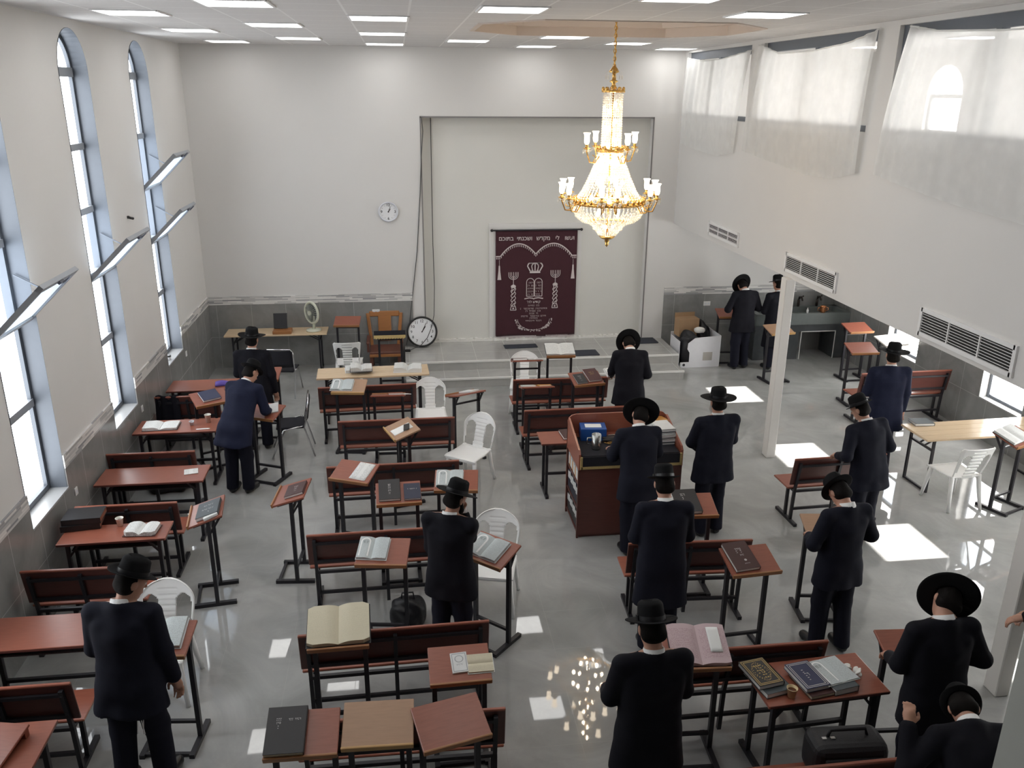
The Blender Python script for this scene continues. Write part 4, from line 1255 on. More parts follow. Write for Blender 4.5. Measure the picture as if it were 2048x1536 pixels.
closed(on('r3', -.10, -.02, 3), .16, .23, .020, 'cover_black', 'smaller black book on the lectern next to the standing man', marks=MK1, gilt='silver_foil')
closed(on('r3', .10, .04, 3), .20, .29, .030, 'cover_wine', 'larger dark red book on the lectern next to the standing man', marks=[('line', 0, .05, .08, .02, 5), ('line', 0, .01, .06, .02, 4)], gilt='gilt')
openbook(at(2.98, 11.33, 1.02, 10, 24), .24, .17, .02, 'page_white', 'cover_white', 'small open white book held out by the man at the lectern with red books', arch=True)
closed(on('r4', .12, .0, 2), .18, .24, .018, 'cover_white', 'thin pale book on the edge-on lectern before the dark bench')
closed(on('r4', -.11, .0, -2), .18, .24, .015, 'cover_orange', 'thin tan book on the edge-on lectern before the dark bench')
closed(at(2.02, 9.70, .752, 4), .21, .28, .030, 'cover_brown', 'brown book on the small desk behind the reading platform', marks=[('line', 0, .03, .05, .012, 4)], gilt='silver_foil')
closed(on('r6', -.06, .02, 2), .25, .32, .04, 'cover_black', 'large black book with silver lettering by the reading platform', marks=[('line', -.02, .08, .05, .03, 3), ('line', -.02, .03, .03, .03, 2)], gilt='silver_foil')
closed(on('r7', -.08, .03, 3), .23, .32, .035, 'cover_brown', 'large dark brown book with a round emblem on the free red-brown lectern', marks=[('line', 0, .07, .06, .02, 4), ('line', 0, .04, .06, .025, 3), ('line', .01, .0, .04, .015, 3), ('disc', .015, -.06, .012), ('line', .015, -.1, .05, .008, 5)], gilt='silver_foil')
openbook(on('r10', .03, .03, -3), .43, .35, .04, 'page_pink', 'cover_black', 'pink-gray open book with floral endpapers beside the man with cropped hair', clip=.06)
sheet_of(on('r10', .15, .05, -3, .045), .09, .22, 'long white slip lying on the pink-gray open book', 'paper')
openbook(on('e4', -.04, .03, 4), .38, .28, .03, 'page_white', 'cover_black', 'open book on the red-brown lectern at the sunlit pine table')
closed(on('x1', .0, .02, 4), .24, .22, .03, 'cover_blue', 'black and blue book on the slanted lectern beside the leaning man')
closed(on('lean', .10, .06, 30), .14, .20, .015, 'cover_white', 'white book under the hand of the man bending over')
# decorated books on the desk
DZ = .752
closed(at(2.56, 4.86, DZ, 12), .22, .30, .04, 'cover_gray', 'gray-green book lying under the black and gold one')
closed(at(2.52, 4.90, DZ + .04, 10), .21, .29, .035, 'cover_black', 'black book covered in gold ornament on top of a gray-green book', border=True, marks=[('ring', 0, 0, .05, .10), ('ring', 0, 0, .065, .075), ('line', 0, .05, .06, .035, 3), ('line', 0, .0, .06, .035, 3), ('line', 0, -.05, .06, .035, 3)])
closed(at(2.87, 4.80, DZ, 9), .20, .29, .030, 'cover_brown', 'brown book lying under the dark blue framed book', pages='page_cream')
closed(at(2.85, 4.84, DZ + .03, 9), .20, .29, .035, 'cover_blue', 'dark blue book with a silver frame on the desk of decorated books', border=True, marks=[('line', 0, .04, .04, .03, 2), ('line', 0, 0, .04, .03, 2), ('line', 0, -.045, .04, .03, 2)], gilt='silver_foil')
closed(at(3.06, 4.82, DZ, 10), .20, .29, .05, 'cover_gray', 'gray book lying under the open white arch-printed pages')
openbook(at(3.06, 4.87, DZ + .05, 12), .27, .27, .008, 'page_bluish', 'cover_white', 'open white arch-printed pages draped on a gray book', arch=True)
cup(at(2.67, 4.70, DZ), 'pale yellow paper cup on the desk of decorated books', 'paper_cup', r=.037, h=.075)
for i, (x, y, r, lab) in enumerate(((3.20, 4.93, 20, 'crumpled white tissue on the desk, the one nearer to the open pages'), (3.27, 4.88, 70, 'crumpled white tissue on the desk, the one closer to the desk corner'))):
    o = link('tissue', made('tissue', lump(30 + i, .05, .028, .04)), None, at(x, y, DZ, r)); tag(o, lab, 'tissue')
closed(at(6.72, 9.56, .762, -4), .26, .20, .035, 'cover_gray', 'closed dark gray book at the end of the sunlit pine table')
# pine table in the middle
openbook(at(-.73, 12.64, .762, 6), .40, .26, .045, 'page_white', 'paper', 'cream open book lying under a violet-tinted one on the pine table')
openbook(at(-.68, 12.52, .812, 3), .33, .26, .05, 'page_white', 'cover_black', 'white open book on top of a cream one, pine table in the middle', tl=.07)
openbook(at(.03, 12.56, .762, -3), .42, .28, .07, 'page_white', 'paper', 'thick open book alone at one end of the pine table in the middle', tl=.085)
o = link('brown_box', made('chair_wood', lambda b: bx(b, -.16, .16, -.12, .12, 0, .06, None, .005)), None, at(-2.16, 14.95, .762, 0)); tag(o, 'reddish-brown flat box on the pine table by the end wall', 'box')
closed(at(-2.19, 15.05, .955, 0, 76), .24, .27, .05, 'cover_black', 'black book standing upright on the reddish-brown box', spine=-1)
# reading platform
ZB = 1.026
k = [('body', made('blue_card', lambda b: box(b, (0, 0, .075), (.30, .22, .15), None, .008, 2))), ('label_card', made('paper', lambda b: [box(b, (0, .0, .1515), (.19, .11, .002))]))]
place(k, 'storage_box', 'blue box with a white label on the reading platform', 'box', BIM @ at(-.33, .19, ZB, -6))
k = [('body', made('steel_mug', lambda b: lathe(b, [(0, 0), (.042, 0), (.045, .01), (.045, .13), (.043, .13), (.040, .02), (0, .02)], 20))), ('handle', made('steel_mug', lambda b: tube(b, [(-.044, 0, .10), (-.085, 0, .10), (-.09, 0, .05), (-.044, 0, .035)], .007, 6)))]
place(k, 'mug', 'tall steel mug with a handle on the reading platform', 'mug', BIM @ at(-.36, -.13, ZB, 0) @ Matrix.Diagonal((1.2, 1.2, 1.35, 1)))
o = link('orange_folder', made('cover_orange', lambda b: prism(b, [(-.10, .17), (.12, .17), (.02, -.16), (-.02, -.16)], 0, .012)), None, BIM @ at(.02, .02, ZB, 0)); tag(o, 'orange folder on the reading platform beside the man in front of it', 'folder')
sheet_of(BIM @ at(-.01, .17, ZB + .012, 3), .24, .12, 'white papers on top of the orange folder', 'paper')
o = link('spectacles', made('gold', lambda b: [tube(b, [(.05 * sx + .022 * math.cos(a * PI / 6), .022 * math.sin(a * PI / 6), .02) for a in range(12)], .003, 6, closed=True) for sx in (-.55, .55)] + [tube(b, [(-.05, 0, .02), (-.06, .05, .016), (-.05, .10, .004)], .003, 5), tube(b, [(.05, 0, .02), (.06, .05, .016), (.05, .10, .004)], .003, 5)]), None, BIM @ at(-.16, -.02, ZB, 30)); tag(o, 'gold-rimmed spectacles on the black cover of the reading platform', 'spectacles')
o = link('leather_pouch', made('cover_black', lump(12, .09, .06, .06)), None, BIM @ at(-.16, .07, ZB, 10)); tag(o, 'soft black pouch behind the spectacles on the reading platform', 'pouch')
rnd = random.Random(5)
cols = ['cover_gray', 'cover_white', 'cover_gray', 'cover_white', 'cover_gray', 'cover_white']
for i in range(6):
    t = .026 + .006 * (i % 2)
    closed(BIM @ at(.47, .02 + .01 * (i % 3), ZB + i * .031, rnd.uniform(-6, 6)), .20, .28, t, cols[i],
           'pale book, %s from the top of the stack on the reading platform' % ['sixth', 'fifth', 'fourth', 'third', 'second', 'first'][i], group='book stack on the reading platform')
closed(BIM @ at(.46, .26, ZB + .16, 20), .20, .26, .02, 'cover_orange', 'orange book tilted on the books behind the stack on the reading platform')
closed(BIM @ at(.46, .24, ZB, 6), .24, .22, .15, 'cover_white', 'thick white volume behind the book stack on the reading platform')
sheet_of(BIM @ at(.35, .30, ZB + .23, 30), .16, .20, 'white paper leaning over the back panel of the reading platform', 'paper')
# spines in the open bays of the reading platform
for row, (z0, hh, cc) in enumerate(((.075, .24, ('cover_black', 'cover_black')), (.365, .25, ('cover_black', 'cover_navy')), (.665, .24, ('cover_white', 'cover_orange', 'cover_white')))):
    rn = ['lowest', 'middle', 'top'][row]
    n = 12
    for i in range(n):
        y = -.27 + i * .051
        h = hh - .03 * ((i * 7) % 3) / 2
        M = BIM @ Matrix.Translation((-.46, y, z0)) @ Matrix.Rotation(R(0), 4, 'Z')
        k = [('cover', made(cc[i % len(cc)], lambda b: bx(b, -.12, .12, -.022, .022, 0, h, None, .004)))]
        k.append(('spine_label', made('paper' if row < 2 else 'ink_gray', lambda b: bx(b, -.1215, -.1195, -.016, .016, h * .55, h * .92))))
        place(k, 'book', '%s book along the %s bay of the reading platform' % (['first', 'second', 'third', 'fourth', 'fifth', 'sixth', 'seventh', 'eighth', 'ninth', 'tenth', 'eleventh', 'twelfth'][i], rn), 'book', M, 'book spines in the bays of the reading platform')

# ------------------------------------------------------------------ end wall: ark curtain, clocks, cables, box
def parochet():
    W, H = 1.545, 2.03
    Y = 15.545
    C = Matrix(((1, 0, 0, 1.735), (0, 0, -1, Y), (0, 1, 0, .40), (0, 0, 0, 1)))     # x right, y up, z towards the hall
    def cu(cx, cy): return ((cx - 187) / (1103 - 187) * W, (1368 - cy) / (1368 - 190) * H)
    r = link('ark_curtain', None); tag(r, 'wine-red embroidered ark curtain hanging in the niche above the platform', 'curtain')
    def fold(x, y): return .006 * math.sin(x * 9) * (1 - y / H) + .003 * math.sin(x * 23)
    link('cloth', made('wine_velvet', lambda b: sheet(b, 60, 30, lambda u, v: (u * W * (1 - .015 * v * 0), H * (1 - v) + .012 * math.sin(u * 7) * v, fold(u * W, H * (1 - v))), .006, C)), r)
    link('rod', made('black_steel', lambda b: [cyl(b, (-.06, H + .01, .01), (W + .06, H + .01, .01), .014, 10, M=C)] + [ball(b, (x, H + .01, .01), .028, 10, 8, M=C) for x in (-.07, W + .07)]), r)
    Cz = C @ Matrix.Translation((0, 0, .010))
    def poly(b, pts, w):
        for p, q in zip(pts, pts[1:]):
            p, q = Vector((p[0], p[1], .002)), Vector((q[0], q[1], .002))
            d = (q - p); n = Vector((-d.y, d.x, 0)).normalized() * w / 2
            b.faces.new([b.verts.new(Cz @ v) for v in (p - n, q - n, q + n, p + n)])
    def title(b):
        for s, x in (('ועשו', 1013), ('לי', 875), ('מקדש', 717), ('ושכנתי', 508), ('בתוכם', 303)):
            px, py = cu(x, 275)
            text_into(b, heb(s), .105, Cz @ Matrix.Translation((px, py, 0)), .003, .012)
    link('inscription', made('silver_thread', title), r)
    def valance(b):
        L = [cu(190, 465), cu(240, 465)]
        arc1 = [cu(260 + (630 - 260) * i / 18, 465 - 135 * math.sin(PI * (i / 18 * .92 + .04)) ** .8) for i in range(19)]
        arc2 = [cu(640 + (1025 - 640) * i / 18, 465 - 135 * math.sin(PI * (i / 18 * .92 + .04)) ** .8) for i in range(19)]
        pts = L + arc1 + arc2 + [cu(1045, 465), cu(1098, 465)]
        poly(b, pts, .020)
        for p, q in zip(pts, pts[1:]):
            n = max(1, int((Vector(q) - Vector(p)).length / .028))
            for i in range(n):
                t = (i + .5) / n
                x, y = p[0] + (q[0] - p[0]) * t, p[1] + (q[1] - p[1]) * t
                bx(b, x - .006, x + .006, y - .055, y - .018, .001, .004, Cz)
    link('fringed_valance', made('silver_thread', valance), r)
    for cx in (228, 1060):
        def tassel(b):
            x, y0 = cu(cx, 505); _, y1 = cu(cx, 590); _, y2 = cu(cx, 722)
            poly(b, [(x, y0), (x, y1)], .006)
            prism(b, [(x - .012, y1 + .04), (x + .012, y1 + .04), (x + .016, y1 - .05), (x + .036, y2), (x - .036, y2), (x - .016, y1 - .05)], .001, .006, Cz)
        link('tassel', made('silver_thread', tassel), r)
    def crown(b):
        x, y = cu(630, 540)
        _, y1 = cu(630, 655)
        poly(b, [(x - .10, y1 + .02), (x + .10, y1 + .02)], .036)
        for s in (-1, 1):
            poly(b, [(x + s * .09, y1 + .04), (x + s * .145, y - .06), (x + s * .12, y - .01), (x + s * .06, y - .005), (x + s * .03, y - .03)], .022)
            poly(b, [(x + s * .045, y1 + .04), (x + s * .065, y - .07), (x + s * .05, y - .02)], .018)
        poly(b, [(x, y1 + .04), (x, y - .02)], .02)
        poly(b, [(x - .10, y - .008), (x + .10, y - .008)], .018)
        for i in range(7): bx(b, x - .105 + i * .033, x - .093 + i * .033, y1 + .042, y1 + .056, 0, .004, Cz)
    link('crown_emblem', made('silver_thread', crown), r)
    def tablets(b):
        for s in (-1, 1):
            x0, y0 = cu(625, 912)
            w = .155
            cx = x0 + s * w / 2
            _, yt = cu(625, 712)
            pts = [(cx - w / 2 + .006, y0)] + [(cx + (w / 2 - .006) * math.cos(PI - PI * i / 12), yt - .07 + .07 * math.sin(PI * i / 12)) for i in range(13)] + [(cx + w / 2 - .006, y0), (cx - w / 2 + .006, y0)]
            poly(b, pts, .012)
            for j in range(5):
                _, y = cu(0, 760 + j * 33)
                strokes(b, cx, y, .115, .026, 5, Cz, .003, seed=j * 7 + s)
        x, y = cu(620, 938)
        poly(b, [(x - .18, y - .004), (x - .09, y + .014), (x - .015, y + .004), (x, y - .012), (x + .015, y + .004), (x + .09, y + .014), (x + .18, y - .004)], .020)
    link('tablets_emblem', made('silver_thread', tablets), r)
    for cx, top, bot in ((387, 640, 1065), (862, 625, 1048)):
        def menorah(b):
            x, yt = cu(cx, top); _, yb = cu(cx, bot)
            yj = yt - .115
            for rr in (.035, .062, .09):
                poly(b, [(x + rr * math.cos(PI + PI * i / 12), yt - .06 + rr * .9 * math.sin(PI + PI * i / 12)) for i in range(13)], .010)
                for s in (-1, 1): poly(b, [(x + s * rr, yt - .06), (x + s * rr, yt + .0)], .010)
            poly(b, [(x, yt), (x, yt - .26)], .012)
            prism(b, [(x - .05, yt - .27), (x - .035, yt - .25), (x, yt - .235), (x + .035, yt - .25), (x + .05, yt - .27), (x + .038, yt - .30), (x - .038, yt - .30)], .001, .004, Cz)
            H2 = yt - .30 - (yb + .08)
            a1 = [(x - .034 + .012 * math.sin(i * 1.05), yt - .30 - H2 * i / 24) for i in range(25)]
            a2 = [(x + .034 + .012 * math.sin(i * 1.05), yt - .30 - H2 * i / 24) for i in range(25)]
            poly(b, a1, .014); poly(b, a2, .014)
            for i in range(5):
                y = yt - .30 - H2 * (i + .1) / 5
                poly(b, [(x - .03, y - H2 / 5.5), (x - .01, y - H2 / 9), (x + .03, y)], .016)
            poly(b, [(x - .04, yb + .075), (x + .04, yb + .075), (x + .055, yb), (x - .055, yb), (x - .04, yb + .075)], .014)
            bx(b, x - .015, x + .015, yb + .02, yb + .05, 0, .004, Cz)
        link('candelabrum_emblem', made('silver_thread', menorah), r)
    def dedication(b):
        x, y = cu(620, 978)
        text_into(b, heb("קודש לה'"), .07, Cz @ Matrix.Translation((x, y, 0)), .003, .004)
        for cy, w in ((1018, 130), (1052, 310), (1080, 190), (1108, 105), (1138, 290), (1164, 95), (1192, 185)):
            x, y = cu(620, cy)
            strokes(b, x, y, w / 916 * W, .026, max(5, w // 13), Cz, .003, seed=cy)
    link('dedication', made('silver_thread', dedication), r)
    def garland(b):
        rnd = random.Random(8)
        for i in range(46):
            t = i / 45
            a = PI * (1.02 + .96 * t)
            cx, cy = 622 + 200 * math.cos(a), 1170 - 150 * math.sin(a) * .92
            x, y = cu(cx + rnd.uniform(-12, 12), cy + rnd.uniform(-14, 14))
            big = .028 if abs(t - .22) < .05 or abs(t - .78) < .05 else rnd.uniform(.009, .020)
            rot = Matrix.Translation((x, y, 0)) @ Matrix.Rotation(rnd.uniform(0, 6), 4, 'Z')
            prism(b, [(big * math.cos(k * PI / 5) * (1 if k % 2 else .55), big * math.sin(k * PI / 5) * (1 if k % 2 else .55)) for k in range(10)], .001, .004, Cz @ rot)
        poly(b, [cu(622 + 185 * math.cos(PI * (1.02 + .96 * i / 24)), 1165 - 145 * math.sin(PI * (1.02 + .96 * i / 24)) * .92) for i in range(25)], .008)
    link('garland_emblem', made('silver_thread', garland), r)
    link('gold_fringe', made('silver_thread', lambda b: [bx(b, i * W / 60, i * W / 60 + .014, -.035 + .006 * math.sin(i), .012, -.003, .003, C) for i in range(60)]), r)
parochet()
bm = BM(); bx(bm, 1.62, 3.37, 15.575, 15.60, .32, 2.56); struct('trim_9', bm, 'plaster')

def clock(M, r, rim_r, rim, label, nums, fat, hands):
    k = [('case', made(rim, lambda b: lathe(b, [(0, -.03), (r * .9, -.03), (r, -.01), (r, .012), (r - rim_r * .5, .024), (r - rim_r, .014), (r - rim_r, .0)], 48)))]
    k.append(('dial', made('clock_face', lambda b: cyl(b, (0, 0, -.004), (0, 0, .002), r - rim_r * .9, 48, smooth=False))))
    def nu(b):
        R0 = (r - rim_r) * .78
        for n in range(1, 13):
            if n not in nums: 
                a = R(90 - 30 * n); bx(b, R0 * math.cos(a) - .004, R0 * math.cos(a) + .004, R0 * math.sin(a) - .004, R0 * math.sin(a) + .004, .002, .004)
                continue
            a = R(90 - 30 * n)
            text_into(b, str(n), r * (.25 if len(nums) > 6 else .38), Matrix.Translation((R0 * math.cos(a), R0 * math.sin(a), .002)), .001, fat)
        for i in range(60):
            a = R(6 * i); R1 = (r - rim_r) * .96
            box(b, (0, 0, 0), ((r - rim_r) * (.05 if i % 5 else .07), .0025, .001), Matrix.Rotation(a, 4, 'Z') @ Matrix.Translation((R1 * .97, 0, .003)))
    k.append(('numerals', made('black_plastic', nu)))
    for nm, deg, ln, w in hands:
        k.append((nm, made('black_plastic', lambda b: box(b, (0, ln * .42, .007), (w, ln * 1.0, .002), Matrix.Rotation(R(-deg), 4, 'Z')))))
    k.append(('pivot', made('black_plastic', lambda b: cyl(b, (0, 0, .002), (0, 0, .012), .012, 12))))
    return place(k, 'wall_clock', label, 'clock', M)
up = Matrix.Rotation(R(90), 4, 'X')
clock(Matrix.Translation((-.21, YB - .032, 2.822)) @ up, .175, .022, 'clock_rim_white', 'small round white clock hanging on the end wall', (3, 6, 9, 12), .015, [('hour_hand', 36, .07, .010), ('minute_hand', 22, .11, .007)])
clock(Matrix.Translation((.325, 15.285, .615)) @ Matrix.Rotation(R(-13), 4, 'X') @ up, .288, .036, 'black_plastic', 'big black-rimmed clock standing on the platform against the wall', range(1, 13), .01, [('hour_hand', 34, .13, .014), ('minute_hand', 27, .20, .010)])
bm = BM()
tube(bm, [(.42, 15.385, 4.43), (.44, 15.385, 4.2), (.405, 15.38, 3.8), (.36, 15.385, 3.1), (.28, 15.38, 2.1), (.16, 15.385, 1.2), (.08, 15.38, .6), (.03, 15.30, .36)], .008, 6)
o = link('cable', mesh('m', bm, 'cable_gray')); tag(o, 'dark cable running down beside the niche edge behind the big clock', 'cable')
bm = BM()
tube(bm, [(.585, 15.57, 4.43), (.58, 15.56, 3.4), (.575, 15.55, 2.2), (.585, 15.53, 1.4), (.56, 15.40, .9), (.50, 15.24, .70), (.42, 15.20, .52), (.30, 15.14, .40), (.10, 15.06, .335), (.03, 15.02, .33)], .008, 6)
o = link('cable', mesh('m', bm, 'cable_gray')); tag(o, 'dark cable hanging inside the niche and looping across the big clock', 'cable')
bm = BM(); box(bm, (.05, 15.0, .345), (.10, .05, .05), None, .01); box(bm, (.02, 15.02, .34), (.03, .03, .03), None)
o = link('cable_plug', mesh('m', bm, 'black_plastic')); tag(o, 'black cable plug at the platform corner under the big clock', 'plug')

def outlet(M, label, n=2):
    k = [('plate', made('white_metal', lambda b: box(b, (0, 0, .005), (.085 * n * .8, .085, .01), None, .003, 2)))]
    for i in range(n): k.append(('socket', made('clock_rim_white', lambda b: cyl(b, ((i - (n - 1) / 2) * .06, 0, .010), ((i - (n - 1) / 2) * .06, 0, .012), .02, 16))))
    place(k, 'wall_outlet', label, 'outlet', M)
outlet(Matrix.Translation((-.51, YB - T, 1.0)) @ up, 'white double outlet on the gray end-wall tiles above the wooden armchair', 2)
side = Matrix(((0, 0, 1, 0), (1, 0, 0, 0), (0, 1, 0, 0), (0, 0, 0, 1)))
for y, lab in ((8.52, 'white outlet below the arched window that is cut by the picture edge'), (10.98, 'white outlet at the sill of the middle arched window'), (13.48, 'white outlet at the sill of the arched window by the end wall')):
    outlet(Matrix.Translation((XL + T, y, .86)) @ side, lab, 1)
outlet(Matrix.Translation((5.85, YB - T, 1.0)) @ up, 'white outlet on the tiles beside the man praying at the end wall', 2)
k = [('mount', made('black_plastic', lambda b: box(b, (0, 0, .02), (.05, .06, .04), None, .006))), ('lens', made('black_plastic', lambda b: [cyl(b, (.0, -.01, .04), (.03, -.03, .10), .028, 12), ball(b, (.03, -.03, .10), .03, 10, 8)]))]
place(k, 'sensor', 'small black sensor on the white wall between two arched windows', 'sensor', Matrix.Translation((XL, 11.55, 3.29)) @ side @ Matrix.Diagonal((.6, .6, .6, 1)))
k = [('body', made('white_card', lambda b: lathe(b, [(0, 0), (.03, 0), (.035, .05), (0, .05)], 12))), ('lid', made('black_plastic', lambda b: cyl(b, (0, 0, .05), (0, 0, .075), .036, 12)))]
place(k, 'jar', 'small jar standing on the sill of the arched window by the end wall', 'jar', at(-3.55, 12.75, .986))

# mats on the platform
for x, y, w, d, lab in ((2.16, 15.10, .62, .22, 'dark mat on the platform in front of the ark curtain'), (3.22, 14.55, .60, .32, 'dark gray mat at the front edge of the platform'), (4.52, 15.25, .60, .40, 'dark mat at the end of the platform by the white box')):
    o = link('floor_mat', made('mat_gray', lambda b: bx(b, -w / 2, w / 2, -d / 2, d / 2, 0, .018, None, .004)), None, at(x, y, .322, 2)); tag(o, lab, 'mat', 'dark mats on the platform')

# fan
def fan():
    k = [('base', made('fan_cream', lambda b: lathe(b, [(0, 0), (.12, 0), (.12, .02), (.05, .035), (0, .035)], 24))), ('stem', made('fan_cream', lambda b: cyl(b, (0, 0, .03), (0, .03, .24), .022, 12)))]
    F = Matrix.Translation((0, -.02, .30)) @ Matrix.Rotation(R(90), 4, 'X')
    def cage(b):
        tube(b, [(.165 * math.cos(i * PI / 16), .165 * math.sin(i * PI / 16), 0) for i in range(32)], .022, 8, F, True)
        for i in range(28):
            a = i * PI / 14
            tube(b, [(.03 * math.cos(a), .03 * math.sin(a), .05), (.11 * math.cos(a), .11 * math.sin(a), .045), (.165 * math.cos(a), .165 * math.sin(a), 0), (.11 * math.cos(a), .11 * math.sin(a), -.045), (.03 * math.cos(a), .03 * math.sin(a), -.05)], .0022, 4, F)
    k.append(('cage', made('fan_cream', cage)))
    k.append(('motor', made('fan_cream', lambda b: [cyl(b, (0, 0, -.12), (0, 0, -.04), .05, 16, M=F), cyl(b, (0, 0, .03), (0, 0, .055), .035, 16, M=F)])))
    k.append(('rear_guard', made('fan_mesh', lambda b: cyl(b, (0, 0, -.046), (0, 0, -.040), .155, 32, M=F))))
    for i in range(3):
        k.append(('blade', made('fan_mesh', lambda b: sheet(b, 6, 4, lambda u, v: ((.03 + .12 * u) * math.cos(i * 2.094 + (v - .5) * 1.3), (.03 + .12 * u) * math.sin(i * 2.094 + (v - .5) * 1.3), (v - .5) * .04), .002, F))))
    return k
place(fan(), 'desk_fan', 'cream desk fan standing on the pine table by the end wall', 'fan', at(-1.62, 15.03, .762, -48) @ Matrix.Diagonal((1.12, 1.12, 1.12, 1)))

# white carton full of black bags
def carton():
    W, D, H = .76, .62, .60
    def pan(b):
        F = Matrix(((1, 0, 0, -W / 2), (0, 0, -1, -D / 2), (0, 1, 0, 0), (0, 0, 0, 1)))
        prism(b, [(0, 0), (W, 0), (W, H), (W * .34, H * .95), (W * .17, H * .78), (W * .16, H * .60), (W * .22, H * .48), (W * .22, H * .18), (0, H * .17)], 0, .012, F)
        bx(b, W / 2 - .012, W / 2, -D / 2, D / 2, 0, H); bx(b, -W / 2, W / 2, D / 2 - .012, D / 2, 0, H * .9); bx(b, -W / 2, -W / 2 + .012, -D / 2 + .1, D / 2, 0, H * .8); bx(b, -W / 2, W / 2, -D / 2, D / 2, 0, .01)
    return [('panels', made('white_card', pan)), ('label_patch', made('label_gray', lambda b: bx(b, .05, .23, -D / 2 - .015, -D / 2 - .011, .13, .29))), ('printed_mark', made('ink', lambda b: cyl(b, (-W / 2 + .07, -D / 2 - .014, .055), (-W / 2 + .07, -D / 2 - .011, .055), .026, 14)))]
CB = at(5.46, 14.80, 0, 1)
place(carton(), 'carton', 'torn white carton beside the platform steps', 'carton', CB)
bag(CB @ at(-.16, -.12, .012, 0), .19, .17, .62, 'black rubbish bag bulging out of the torn white carton', 21, strap=False, name='rubbish_bag')
bag(CB @ at(.16, .14, .012, 0), .16, .13, .72, 'crumpled black bag at the back of the torn white carton', 22, strap=False, name='rubbish_bag')
k = [('body', made('carton', lambda b: bx(b, -.20, .20, -.12, .12, 0, .34, None, .004))), ('flap', made('carton', lambda b: [box(b, (0, .12, .37), (.40, .012, .09), None)]))]
place(k, 'cardboard_box', 'brown cardboard box sticking up behind the black bags', 'box', CB @ at(-.13, .16, .50, 4))
o = link('white_cloth', made('tissue', lump(33, .10, .06, .10)), None, CB @ at(.05, -.05, .60, 0)); tag(o, 'crumpled white cloth on top of the torn carton', 'cloth')

